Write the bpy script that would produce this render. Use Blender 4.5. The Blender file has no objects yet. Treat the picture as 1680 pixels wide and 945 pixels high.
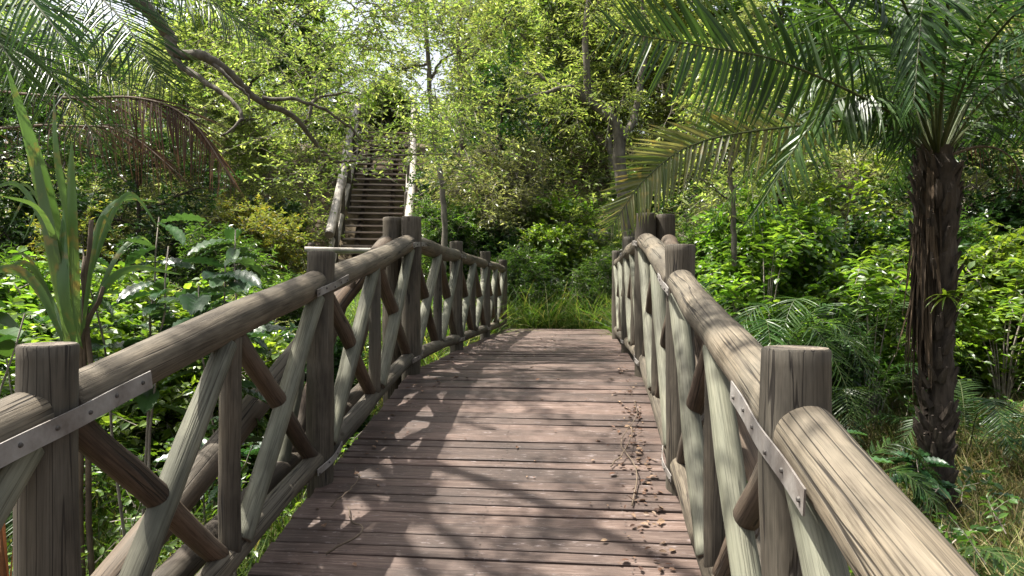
import bpy, math, random
import numpy as np
from mathutils import Vector, Matrix

# ------------------------------------------------------------------ camera, light, exposure
SC = bpy.context.scene
COL = SC.collection
CAMZ = 1.61
cam_d = bpy.data.cameras.new("camera"); cam = bpy.data.objects.new("camera", cam_d); COL.objects.link(cam)
cam.location = (0, 0, CAMZ); cam.rotation_euler = (math.radians(90), 0, 0)
cam_d.sensor_width = 36; cam_d.lens = 24.0; cam_d.clip_start = .05; cam_d.clip_end = 1500
SC.camera = cam
TO_SUN = Vector((-.41, .10, .90)).normalized()
W = bpy.data.worlds.new("World"); SC.world = W; W.use_nodes = True
nt = W.node_tree; nt.nodes.clear()
sky = nt.nodes.new('ShaderNodeTexSky'); sky.sky_type = 'NISHITA'; sky.sun_disc = False
sky.sun_elevation = math.asin(TO_SUN.z); sky.sun_rotation = math.atan2(TO_SUN.x, TO_SUN.y)
sky.air_density = 1.0; sky.dust_density = 6.0
bg = nt.nodes.new('ShaderNodeBackground'); bg.inputs[1].default_value = .10
wo = nt.nodes.new('ShaderNodeOutputWorld')
hz = nt.nodes.new('ShaderNodeHueSaturation'); hz.inputs['Saturation'].default_value = .45; hz.inputs['Value'].default_value = 1.25
nt.links.new(sky.outputs[0], hz.inputs['Color']); nt.links.new(hz.outputs[0], bg.inputs[0]); nt.links.new(bg.outputs[0], wo.inputs[0])
sl = bpy.data.lights.new("sun", 'SUN'); sl.energy = 5.0; sl.angle = math.radians(.55); sl.color = (1, .95, .86)
so = bpy.data.objects.new("sun", sl); COL.objects.link(so)
so.rotation_euler = TO_SUN.to_track_quat('Z', 'Y').to_euler()
SC.view_settings.view_transform = 'Standard'; SC.view_settings.look = 'None'
SC.view_settings.exposure = 1.35; SC.view_settings.gamma = 1
SC.render.engine = 'CYCLES'
SC.cycles.use_adaptive_sampling = False; SC.cycles.max_bounces = 5; SC.cycles.diffuse_bounces = 3; SC.cycles.glossy_bounces = 2
SC.cycles.transmission_bounces = 4; SC.cycles.transparent_max_bounces = 4
SC.cycles.sample_clamp_indirect = 6

R = np.random.default_rng(7)
rad = math.radians

def px(x, y, d):
    "point in the world seen at pixel x,y of the 1680-wide photo at depth d"
    return np.array([(x-840)/1120*d, d, CAMZ+(472-y)/1120*d])

# ------------------------------------------------------------------ object bookkeeping
def tag(o, label=None, cat=None, group=None, kind=None):
    if label: o["label"] = label
    if cat: o["category"] = cat
    if group: o["group"] = group
    if kind: o["kind"] = kind
    return o
def empty(name, loc=(0, 0, 0), rz=0, label=None, cat=None, group=None):
    o = bpy.data.objects.new(name, None); COL.objects.link(o)
    o.location = loc; o.rotation_euler = (0, 0, rz); o.empty_display_size = .1
    return tag(o, label, cat, group)
def link(name, me, parent=None, mat4=None):
    o = bpy.data.objects.new(name, me); COL.objects.link(o)
    if parent: o.parent = parent
    if mat4 is not None: o.matrix_local = mat4
    return o
def copy_thing(root, loc, rz=0, s=1.0, label=None, group=None, tilt=(0, 0)):
    r = root.copy(); COL.objects.link(r); r.location = loc
    r.rotation_euler = (tilt[0], tilt[1], rz); r.scale = (s, s, s)
    if label: r["label"] = label
    if group: r["group"] = group
    for ch in list(root.children):
        c = ch.copy(); COL.objects.link(c); c.parent = r
        for g in list(ch.children):
            d = g.copy(); COL.objects.link(d); d.parent = c
    return r

# ------------------------------------------------------------------ mesh accumulation
class MB:
    def __init__(s): s.v = []; s.f = {3: [], 4: []}; s.m = {3: [], 4: []}; s.n = 0
    def add(s, v, f, mat=0):
        v = np.asarray(v, float).reshape(-1, 3); f = np.asarray(f, int)
        k = f.shape[1]
        s.v.append(v); s.f[k].append(f+s.n); s.m[k].append(np.full(len(f), mat)); s.n += len(v)
    def grid(s, V, mat=0, closed=False):
        "V: (rows, cols, 3); closed wraps columns"
        r, c = V.shape[:2]; i = np.arange(r*c).reshape(r, c)
        if closed: i = np.concatenate([i, i[:, :1]], 1)
        f = np.stack([i[:-1, :-1], i[:-1, 1:], i[1:, 1:], i[1:, :-1]], -1).reshape(-1, 4)
        s.add(V.reshape(-1, 3), f, mat)
    def mesh(s, name, mats, smooth=False):
        me = bpy.data.meshes.new(name)
        V = np.concatenate(s.v); F3 = np.concatenate(s.f[3]) if s.f[3] else np.zeros((0, 3), int)
        F4 = np.concatenate(s.f[4]) if s.f[4] else np.zeros((0, 4), int)
        M = np.concatenate([np.concatenate(s.m[k]) if s.m[k] else np.zeros(0, int) for k in (3, 4)])
        me.vertices.add(len(V)); me.vertices.foreach_set("co", V.astype(np.float32).ravel())
        loops = np.concatenate([F3.ravel(), F4.ravel()])
        me.loops.add(len(loops)); me.loops.foreach_set("vertex_index", loops.astype(np.int32))
        me.polygons.add(len(F3)+len(F4))
        st = np.concatenate([np.arange(len(F3))*3, len(F3)*3+np.arange(len(F4))*4])
        me.polygons.foreach_set("loop_start", st.astype(np.int32))
        me.polygons.foreach_set("material_index", M.astype(np.int32))
        me.polygons.foreach_set("use_smooth", np.full(len(st), smooth))
        me.update(calc_edges=True)
        for m in (mats if isinstance(mats, (list, tuple)) else [mats]): me.materials.append(m)
        return me
    def obj(s, name, mats, parent=None, smooth=False, mat4=None):
        return link(name, s.mesh(name, mats, smooth), parent, mat4)

def norm(a): return a/np.maximum(np.linalg.norm(a, axis=-1, keepdims=True), 1e-9)
def bez(pts, n):
    "smooth curve through control points (Catmull-Rom)"
    p = np.asarray(pts, float)
    if len(p) == 2: t = np.linspace(0, 1, n)[:, None]; return p[0]*(1-t)+p[1]*t
    p = np.vstack([2*p[0]-p[1], p, 2*p[-1]-p[-2]]); m = len(p)-3
    out = []
    for u in np.linspace(0, m-1e-6, n):
        i = int(u); t = u-i; a, b, c, d = p[i:i+4]
        out.append(.5*((2*b)+(-a+c)*t+(2*a-5*b+4*c-d)*t*t+(-a+3*b-3*c+d)*t**3))
    return np.array(out)
def tube(mb, P, r, k=6, mat=0, lump=0, cap=True):
    P = np.asarray(P, float); n = len(P); r = np.broadcast_to(r, (n,)).astype(float)
    T = norm(np.gradient(P, axis=0))
    ref = np.array([0, 0, 1.]) if abs(T[:, 2]).mean() < .8 else np.array([1., 0, 0])
    A = norm(np.cross(T, ref)); B = np.cross(T, A)
    a = np.arange(k)*2*np.pi/k
    rr = r[:, None]*(1+lump*R.normal(size=(n, k))) if lump else np.repeat(r[:, None], k, 1)
    V = P[:, None]+rr[..., None]*(np.cos(a)[None, :, None]*A[:, None]+np.sin(a)[None, :, None]*B[:, None])
    if cap: V = np.concatenate([np.repeat(P[:1, None], k, 1), V, np.repeat(P[-1:, None], k, 1)])
    mb.grid(V, mat, closed=True)
def wander(P, amt):
    P = np.array(P); n = len(P)
    w = np.cumsum(R.normal(size=P.shape)*amt, 0); w -= np.linspace(0, 1, n)[:, None]*w[-1]; w -= w[0]*(1-np.linspace(0, 1, n)[:, None])
    return P+w

# leaf templates: x = across, y = along (0..1), z = up
def T_simple(w=.2, fold=.12, droop=.12):
    return (np.array([[0, 0, 0], [-w, .42, fold], [0, 1, -droop], [w, .42, fold]]), np.array([[0, 3, 2], [0, 2, 1]]))
def T_oval(w=.24, fold=.08, droop=.12):
    v = [[0, 0, 0], [-w*.8, .25, fold], [0, .25, 0], [w*.8, .25, fold], [-w, .6, fold-droop*.3], [0, .6, -droop*.3], [w, .6, fold-droop*.3], [0, 1, -droop]]
    f = [[0, 2, 1], [0, 3, 2], [1, 2, 4], [2, 5, 4], [2, 3, 5], [3, 6, 5], [4, 5, 7], [5, 6, 7]]
    return np.array(v, float), np.array(f)
def T_blade(w=.03, segs=4, droop=.3, fold=.3, pw=1.0, base=.5):
    v = []; f = []
    for i in range(segs+1):
        t = i/segs; ww = w*((1-t)**.6 if i < segs else .02)*(base+(1-base)*min(1, t*4)) 
        z = -droop*t**(1+pw); y = t*(1-.25*droop*t)
        v += [[-ww, y, z+fold*ww], [0, y, z], [ww, y, z+fold*ww]]
    for i in range(segs):
        a = 3*i
        f += [[a, a+1, a+4, a+3], [a+1, a+2, a+5, a+4]]
    return np.array(v, float), np.array(f)
def T_ribbed(w=.22, segs=14, droop=.25, rib=.026):
    "big elliptical leaf with raised side veins"
    v = []; f = []
    for i in range(segs+1):
        t = i/segs; ww = w*math.sin(math.pi*(t*.93+.035))**.8 if 0 < i < segs else .004
        z = -droop*t**1.8+(rib if i % 2 else -rib)*(1 if 0 < i < segs else 0)
        dy = -.035
        v += [[-ww, t+.05*(ww/w), z+ww*.35-ww*.9*0], [-ww*.5, t+.02, z+ww*.3], [0, t, -droop*t**1.8], [ww*.5, t+.02, z+ww*.3], [ww, t+.05*(ww/w), z+ww*.35]]
    for i in range(segs):
        a = 5*i
        for j in range(4): f.append([a+j, a+j+1, a+j+6, a+j+5])
    return np.array(v, float), np.array(f)
def leaves(mb, T, P, D, N, L, mat=0, wj=.2):
    V, F = T; n = len(P)
    if n == 0: return
    Y = norm(D); X = norm(np.cross(Y, N)); Z = np.cross(X, Y)
    L = np.broadcast_to(L, (n,))[:, None, None]
    wx = (1+wj*R.normal(size=(n, 1, 1)))
    vv = P[:, None]+L*(V[None, :, 0:1]*wx*X[:, None]+V[None, :, 1:2]*Y[:, None]+V[None, :, 2:3]*Z[:, None])
    ff = F[None]+(np.arange(n)*len(V))[:, None, None]
    mb.add(vv.reshape(-1, 3), ff.reshape(-1, F.shape[1]), mat)

# ------------------------------------------------------------------ materials
def newmat(name):
    m = bpy.data.materials.new(name); m.use_nodes = True; m.node_tree.nodes.clear()
    return m, m.node_tree.nodes, m.node_tree.links
def ramp(N, stops):
    r = N.new('ShaderNodeValToRGB'); e = r.color_ramp.elements
    while len(e) < len(stops): e.new(.5)
    for i, (p, c) in enumerate(stops): e[i].position = p; e[i].color = (*c, 1)
    return r
def mix(N, L, a, b, fac, mode='MIX'):
    m = N.new('ShaderNodeMix'); m.data_type = 'RGBA'; m.blend_type = mode
    for s, x in ((m.inputs[0], fac), (m.inputs[6], a), (m.inputs[7], b)):
        if hasattr(x, 'links'): L.new(x, s)
        elif isinstance(x, tuple): s.default_value = (*x, 1)
        else: s.default_value = x
    return m.outputs[2]
def leafmat(name, cols, trans=.45, gain=1.6, rough=.42, spec=.5, blotch=None, warm=(1.15, 1.12, .6)):
    m, N, L = newmat(name)
    g = N.new('ShaderNodeNewGeometry'); oi = N.new('ShaderNodeObjectInfo')
    n = len(cols)
    r = ramp(N, [((i+.5)/n, c) for i, c in enumerate(cols)]); L.new(g.outputs['Random Per Island'], r.inputs[0])
    hs = N.new('ShaderNodeHueSaturation')
    mr = N.new('ShaderNodeMapRange'); mr.inputs[3].default_value = .485; mr.inputs[4].default_value = .515
    L.new(oi.outputs['Random'], mr.inputs[0]); L.new(mr.outputs[0], hs.inputs['Hue'])
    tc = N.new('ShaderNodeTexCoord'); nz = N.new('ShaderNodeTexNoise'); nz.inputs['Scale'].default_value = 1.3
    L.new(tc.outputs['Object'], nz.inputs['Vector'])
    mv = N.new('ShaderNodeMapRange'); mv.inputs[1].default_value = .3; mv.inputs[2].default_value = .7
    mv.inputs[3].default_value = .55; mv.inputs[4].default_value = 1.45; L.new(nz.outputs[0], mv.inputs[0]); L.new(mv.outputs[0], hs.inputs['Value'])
    L.new(r.outputs[0], hs.inputs['Color']); c = hs.outputs[0]
    if blotch:
        n2 = N.new('ShaderNodeTexNoise'); n2.inputs['Scale'].default_value = 14; L.new(tc.outputs['Object'], n2.inputs['Vector'])
        rr = ramp(N, [(.56, (0, 0, 0)), (.68, (1, 1, 1))]); L.new(n2.outputs[0], rr.inputs[0]); c = mix(N, L, c, blotch, rr.outputs[0])
    p = N.new('ShaderNodeBsdfPrincipled'); p.inputs['Roughness'].default_value = rough; p.inputs['Specular IOR Level'].default_value = spec
    L.new(c, p.inputs['Base Color'])
    t = N.new('ShaderNodeBsdfTranslucent'); L.new(mix(N, L, c, tuple(x*gain for x in warm), 1.0, 'MULTIPLY'), t.inputs[0])
    s = N.new('ShaderNodeMixShader'); s.inputs[0].default_value = trans
    L.new(p.outputs[0], s.inputs[1]); L.new(t.outputs[0], s.inputs[2])
    o = N.new('ShaderNodeOutputMaterial'); L.new(s.outputs[0], o.inputs[0])
    return m
def woodmat(name, dark, mid, pale, green=.0, crack=1.0, knots=True, ax='Z', scale=1.0, endgrain=False, rough=.75):
    m, N, L = newmat(name)
    tc = N.new('ShaderNodeTexCoord'); oi = N.new('ShaderNodeObjectInfo')
    off = N.new('ShaderNodeVectorMath'); off.operation = 'MULTIPLY_ADD'
    cmb = N.new('ShaderNodeCombineXYZ')
    for i in range(3): L.new(oi.outputs['Random'], cmb.inputs[i])
    off.inputs[1].default_value = (37, 19, 53)
    L.new(cmb.outputs[0], off.inputs[0]); L.new(tc.outputs['Object'], off.inputs[2])
    def nz(sc, st, det=6, rough_=.6):
        mp = N.new('ShaderNodeMapping'); s = {'Z': (st, st, sc), 'X': (sc, st, st)}[ax]; mp.inputs['Scale'].default_value = s
        L.new(off.outputs[0], mp.inputs[0]); n = N.new('ShaderNodeTexNoise'); n.inputs['Scale'].default_value = 1
        n.inputs['Detail'].default_value = det; n.inputs['Roughness'].default_value = rough_; L.new(mp.outputs[0], n.inputs['Vector']); return n.outputs[0]
    g = nz(2.4*scale, 62*scale, 8, .7); r = ramp(N, [(.12, dark), (.50, mid), (.92, pale)]); L.new(g, r.inputs[0])
    g2 = nz(5*scale, 230*scale, 3); r2 = ramp(N, [(.34, (.55, .53, .50)), (.52, (1.08, 1.08, 1.08))]); L.new(g2, r2.inputs[0])
    r0_ = r; r = N.new('ShaderNodeMix'); r.data_type = 'RGBA'; r.blend_type = 'MULTIPLY'; r.inputs[0].default_value = 1
    L.new(r0_.outputs[0], r.inputs[6]); L.new(r2.outputs[0], r.inputs[7]); rout = r.outputs[2]
    b = nz(2.2, 5, 4); rb = ramp(N, [(.36, (.50, .48, .46)), (.5, (.95, .94, .92)), (.64, (1.22, 1.18, 1.12))]); L.new(b, rb.inputs[0])
    c = mix(N, L, rout, rb.outputs[0], 1.0, 'MULTIPLY')
    # grey weathering / algae
    w = nz(.9, 3.2, 5); rw = ramp(N, [(.48, (0, 0, 0)), (.66, (.6, .6, .6))]); L.new(w, rw.inputs[0])
    c = mix(N, L, c, (.108, .100+.014*green, .080), rw.outputs[0])
    wd = nz(1.1, 4.5, 5, .7); rd = ramp(N, [(.36, (.75, .75, .75)), (.47, (0, 0, 0))]); L.new(wd, rd.inputs[0])
    c = mix(N, L, c, tuple(x*1.1 for x in dark), rd.outputs[0])
    # cracks
    cr = nz(.45, 30, 2, .4); rc = ramp(N, [(.482, (0, 0, 0)), (.495, (1, 1, 1)), (.505, (1, 1, 1)), (.518, (0, 0, 0))]); L.new(cr, rc.inputs[0])
    gate = nz(1.3, 4, 2); rg = ramp(N, [(.42, (0, 0, 0)), (.52, (.95*crack,)*3)]); L.new(gate, rg.inputs[0])
    cm = mix(N, L, rc.outputs[0], rg.outputs[0], 1.0, 'MULTIPLY')
    c = mix(N, L, c, (.02, .016, .012), cm)
    if knots:
        v = N.new('ShaderNodeTexVoronoi'); v.inputs['Scale'].default_value = 1
        mp = N.new('ShaderNodeMapping'); mp.inputs['Scale'].default_value = (7, 7, 3.2) if ax == 'Z' else (3.2, 7, 7)
        L.new(off.outputs[0], mp.inputs[0]); L.new(mp.outputs[0], v.inputs['Vector'])
        rk = ramp(N, [(.05, (.9, .9, .9)), (.10, (0, 0, 0))]); L.new(v.outputs['Distance'], rk.inputs[0]); c = mix(N, L, c, (.03, .022, .014), rk.outputs[0])
    bp = N.new('ShaderNodeBump'); bp.inputs['Strength'].default_value = .55; bp.inputs['Distance'].default_value = .006
    hgt = N.new('ShaderNodeMath'); hgt.operation = 'SUBTRACT'; L.new(g, hgt.inputs[0]); L.new(cm, hgt.inputs[1]); L.new(hgt.outputs[0], bp.inputs['Height'])
    if endgrain:
        ln = N.new('ShaderNodeTexWave'); ln.wave_type = 'RINGS'; ln.rings_direction = 'Z'; ln.inputs['Scale'].default_value = 22
        ln.inputs['Distortion'].default_value = 2.5; ln.inputs['Detail'].default_value = 3; ln.inputs['Detail Scale'].default_value = 1.2
        L.new(tc.outputs['Object'], ln.inputs['Vector'])
        re = ramp(N, [(.0, tuple(x*.55 for x in pale)), (1, tuple(x*1.1 for x in pale))]); L.new(ln.outputs[0], re.inputs[0])
        c = mix(N, L, re.outputs[0], c, .35)
    p = N.new('ShaderNodeBsdfPrincipled'); p.inputs['Roughness'].default_value = rough; p.inputs['Specular IOR Level'].default_value = .3
    L.new(c, p.inputs['Base Color']); L.new(bp.outputs[0], p.inputs['Normal'])
    o = N.new('ShaderNodeOutputMaterial'); L.new(p.outputs[0], o.inputs[0]); return m
def plain(name, c1, c2, sc=6, rough=.8, metal=0, bump=.3, coord='Object', island=0, det=6, spec=.3):
    m, N, L = newmat(name)
    tc = N.new('ShaderNodeTexCoord'); n = N.new('ShaderNodeTexNoise'); n.inputs['Detail'].default_value = det; n.inputs['Roughness'].default_value = .65
    if isinstance(sc, tuple):
        mp = N.new('ShaderNodeMapping'); mp.inputs['Scale'].default_value = sc; L.new(tc.outputs[coord], mp.inputs[0]); L.new(mp.outputs[0], n.inputs['Vector']); n.inputs['Scale'].default_value = 1
    else: n.inputs['Scale'].default_value = sc; L.new(tc.outputs[coord], n.inputs['Vector'])
    r = ramp(N, [(.3, c1), (.7, c2)]); L.new(n.outputs[0], r.inputs[0]); c = r.outputs[0]
    if island:
        g = N.new('ShaderNodeNewGeometry'); hs = N.new('ShaderNodeHueSaturation'); mr = N.new('ShaderNodeMapRange')
        mr.inputs[3].default_value = 1-island; mr.inputs[4].default_value = 1+island
        L.new(g.outputs['Random Per Island'], mr.inputs[0]); L.new(mr.outputs[0], hs.inputs['Value']); L.new(c, hs.inputs['Color']); c = hs.outputs[0]
    p = N.new('ShaderNodeBsdfPrincipled'); p.inputs['Roughness'].default_value = rough; p.inputs['Metallic'].default_value = metal; p.inputs['Specular IOR Level'].default_value = spec
    bp = N.new('ShaderNodeBump'); bp.inputs['Strength'].default_value = bump; bp.inputs['Distance'].default_value = .02
    L.new(n.outputs[0], bp.inputs['Height']); L.new(bp.outputs[0], p.inputs['Normal']); L.new(c, p.inputs['Base Color'])
    o = N.new('ShaderNodeOutputMaterial'); L.new(p.outputs[0], o.inputs[0]); return m
def deckmat():
    m, N, L = newmat("weathered_planks")
    tc = N.new('ShaderNodeTexCoord'); g = N.new('ShaderNodeNewGeometry')
    cb = N.new('ShaderNodeCombineXYZ'); L.new(g.outputs['Random Per Island'], cb.inputs[0]); L.new(g.outputs['Random Per Island'], cb.inputs[2])
    off = N.new('ShaderNodeVectorMath'); off.operation = 'MULTIPLY_ADD'; off.inputs[1].default_value = (40, 0, 30)
    L.new(cb.outputs[0], off.inputs[0]); L.new(tc.outputs['Object'], off.inputs[2])
    def nz(s, det=6, src=None, rgh=.65):
        mp = N.new('ShaderNodeMapping'); mp.inputs['Scale'].default_value = s; L.new(src or off.outputs[0], mp.inputs[0])
        n = N.new('ShaderNodeTexNoise'); n.inputs['Scale'].default_value = 1; n.inputs['Detail'].default_value = det; n.inputs['Roughness'].default_value = rgh
        L.new(mp.outputs[0], n.inputs['Vector']); return n.outputs[0]
    gr = nz((5, 110, 110), 8, None, .75); r = ramp(N, [(.25, (.030, .018, .014)), (.5, (.084, .055, .043)), (.75, (.19, .143, .119))]); L.new(gr, r.inputs[0])
    hs = N.new('ShaderNodeHueSaturation'); mr = N.new('ShaderNodeMapRange'); mr.inputs[3].default_value = .60; mr.inputs[4].default_value = 1.35
    L.new(g.outputs['Random Per Island'], mr.inputs[0]); L.new(mr.outputs[0], hs.inputs['Value']); L.new(r.outputs[0], hs.inputs['Color'])
    big = nz((1.6, 1.1, 1), 5, tc.outputs['Object']); rb = ramp(N, [(.36, (.50, .47, .45)), (.60, (1.2, 1.2, 1.2))]); L.new(big, rb.inputs[0])
    c = mix(N, L, hs.outputs[0], rb.outputs[0], 1.0, 'MULTIPLY')
    sp = nz((16, 60, 9), 5); rs = ramp(N, [(.60, (0, 0, 0)), (.74, (.6, .6, .6))]); L.new(sp, rs.inputs[0]); c = mix(N, L, c, (.34, .29, .28), rs.outputs[0])
    p = N.new('ShaderNodeBsdfPrincipled'); rr = N.new('ShaderNodeMapRange'); rr.inputs[3].default_value = .42; rr.inputs[4].default_value = .8
    L.new(big, rr.inputs[0]); L.new(rr.outputs[0], p.inputs['Roughness']); p.inputs['Specular IOR Level'].default_value = .4
    bp = N.new('ShaderNodeBump'); bp.inputs['Strength'].default_value = .6; bp.inputs['Distance'].default_value = .006
    L.new(gr, bp.inputs['Height']); L.new(bp.outputs[0], p.inputs['Normal']); L.new(c, p.inputs['Base Color'])
    o = N.new('ShaderNodeOutputMaterial'); L.new(p.outputs[0], o.inputs[0]); return m

M = {}
M['post'] = woodmat('weathered_post', (.034, .029, .021), (.082, .070, .053), (.15, .132, .102))
M['rail'] = woodmat('tan_rail', (.052, .043, .031), (.130, .109, .080), (.235, .205, .155), crack=1)
M['brace_pale'] = woodmat('pale_green_brace', (.070, .070, .052), (.150, .151, .115), (.235, .235, .185), green=1, crack=.5)
M['brace_dark'] = woodmat('brown_brace', (.032, .022, .015), (.088, .062, .043), (.15, .112, .08))
M['end'] = woodmat('log_end', (.07, .055, .04), (.15, .12, .09), (.23, .19, .15), endgrain=True, knots=False)
M['strap'] = plain('galvanised_strap', (.12, .10, .085), (.31, .295, .275), 9, .65, .25, .2)
M['nail'] = plain('nail_head', (.06, .055, .05), (.12, .11, .1), 30, .6, .5)
M['deck'] = deckmat()
M['beam'] = woodmat('beam', (.03, .024, .018), (.08, .065, .05), (.15, .12, .09))
M['stairwood'] = woodmat('grey_stair_log', (.16, .145, .125), (.38, .355, .32), (.58, .55, .51))
M['tread'] = plain('stair_tread', (.15, .12, .10), (.38, .32, .27), (3, 20, 20), .8)
M['bark'] = plain('bark', (.05, .042, .032), (.20, .18, .14), (14, 14, 5), .9, 0, .8)
M['barkgrey'] = plain('mottled_bark', (.035, .03, .022), (.17, .15, .12), (9, 9, 4), .95, 0, 1)
M['barkdark'] = plain('dark_bark', (.018, .014, .011), (.085, .066, .05), (16, 16, 4), .95, 0, 1)
M['twig'] = plain('grey_twig', (.10, .085, .065), (.34, .30, .25), 9, .9)
M['rachis'] = plain('green_rachis', (.025, .035, .010), (.075, .09, .03), 8, .5)
M['dryrachis'] = plain('dry_rachis', (.06, .042, .028), (.16, .12, .08), 8, .8)
M['fibre'] = plain('dry_fibre', (.025, .018, .012), (.115, .08, .05), (30, 30, 3), .95, 0, .8, island=.6)
M['splinter'] = plain('splintered_wood', (.16, .07, .03), (.50, .27, .13), (40, 40, 3), .8, 0, .8, island=.35)
M['deadtwig'] = plain('dead_twig', (.06, .045, .03), (.17, .13, .095), 9, .9)
M['rock'] = plain('rock', (.16, .15, .13), (.42, .40, .36), 3, .9, 0, .8)
M['soil'] = plain('forest_soil', (.025, .019, .012), (.14, .105, .06), 1.6, .95, 0, .8, det=10)
# foliage
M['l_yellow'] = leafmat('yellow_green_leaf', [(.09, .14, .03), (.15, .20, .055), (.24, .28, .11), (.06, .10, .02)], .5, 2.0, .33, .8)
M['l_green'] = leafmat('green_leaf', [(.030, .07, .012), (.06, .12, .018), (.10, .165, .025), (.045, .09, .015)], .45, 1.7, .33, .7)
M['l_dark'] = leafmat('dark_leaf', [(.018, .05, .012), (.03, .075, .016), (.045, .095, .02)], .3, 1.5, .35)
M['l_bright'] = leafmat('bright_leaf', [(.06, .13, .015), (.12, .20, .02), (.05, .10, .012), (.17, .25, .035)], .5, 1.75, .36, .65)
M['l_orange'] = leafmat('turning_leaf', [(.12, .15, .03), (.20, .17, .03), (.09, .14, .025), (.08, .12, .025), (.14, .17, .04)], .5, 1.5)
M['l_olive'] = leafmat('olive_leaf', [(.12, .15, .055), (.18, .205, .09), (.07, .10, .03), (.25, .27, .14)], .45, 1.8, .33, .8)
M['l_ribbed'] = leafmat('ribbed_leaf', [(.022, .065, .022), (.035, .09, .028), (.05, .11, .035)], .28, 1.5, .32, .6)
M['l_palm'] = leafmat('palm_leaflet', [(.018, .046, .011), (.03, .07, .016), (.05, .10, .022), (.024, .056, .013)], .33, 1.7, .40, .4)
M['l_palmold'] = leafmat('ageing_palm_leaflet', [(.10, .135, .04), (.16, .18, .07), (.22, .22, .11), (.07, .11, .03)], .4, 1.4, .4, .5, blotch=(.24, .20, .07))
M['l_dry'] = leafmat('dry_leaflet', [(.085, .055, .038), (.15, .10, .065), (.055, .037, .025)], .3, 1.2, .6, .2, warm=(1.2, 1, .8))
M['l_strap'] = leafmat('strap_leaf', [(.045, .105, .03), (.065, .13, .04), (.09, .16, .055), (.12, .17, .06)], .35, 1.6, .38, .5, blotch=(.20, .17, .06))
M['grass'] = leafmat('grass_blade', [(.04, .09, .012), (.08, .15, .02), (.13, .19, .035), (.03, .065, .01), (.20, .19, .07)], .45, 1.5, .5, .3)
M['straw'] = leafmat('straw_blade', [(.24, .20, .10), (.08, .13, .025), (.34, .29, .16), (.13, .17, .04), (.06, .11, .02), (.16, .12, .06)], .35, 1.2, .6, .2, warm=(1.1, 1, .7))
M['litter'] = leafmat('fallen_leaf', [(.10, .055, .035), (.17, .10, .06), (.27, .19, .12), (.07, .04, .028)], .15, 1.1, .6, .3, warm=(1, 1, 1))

# ------------------------------------------------------------------ terrain
def ss(a, b, x):
    t = np.clip((x-a)/(b-a), 0, 1); return t*t*(3-2*t)
def H(x, y):
    x = np.asarray(x, float); y = np.asarray(y, float)
    wob = .12*np.sin(x*1.3+.7)*np.cos(y*.9)+.07*np.sin(x*2.9+y*2.1)+.25*np.sin(x*.31+1)*np.sin(y*.23)
    near = -.42-.25*ss(-2, 2, -np.abs(x+.0)+1.5)-.28*np.exp(-((x-3.4)**2+(y-5.2)**2)/5)
    bank = 1.30*ss(7.6, 11.4, y-np.clip(np.abs(x-.8)-2, 0, 6)*.35)
    y0 = 13.0+np.clip(x-3, 0, 10)*.3+2.6*ss(-1.2, -3.0, x)
    t = np.clip(y-y0, 0, None)
    hill = .60*np.minimum(t, 10)+.22*np.clip(t-10, 0, 30)
    h = near+bank+hill
    # stay level with the deck at its far end
    w = np.exp(-(((x-.8)/1.3)**2))*ss(10.6, 11.6, y)*(1-ss(13, 15, y))
    h = (h+wob)*(1-w)+w*.86
    # hollow under the staircase
    sx = np.abs(x+3.56+.107*(y-16.2)); sz = .90+.79*(y-16.2)-.75
    ws = (1-ss(.95, 1.7, sx))*ss(14.5, 16, y)*(1-ss(24.6, 26, y))
    return h*(1-ws)+ws*np.maximum(np.minimum(h, sz), .5)
def Hs(x, y): return float(H(x, y))
def gp(x, y, dz=0): return (x, y, Hs(x, y)+dz)
mb = MB()
s = np.linspace(-1, 1, 150); gx = np.sign(s)*(np.abs(s)**2.6)*400+s*14
t = np.linspace(0, 1, 170); gy = -12+t*44+(t**5)*420
X, Y = np.meshgrid(gx, gy)
mb.grid(np.stack([X, Y, H(X, Y)+.03*R.normal(size=X.shape)], -1))
g = mb.obj("ground", M['soil'], smooth=True); tag(g, "brown leaf littered forest floor rising into a hillside", "ground", kind="structure")

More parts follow.
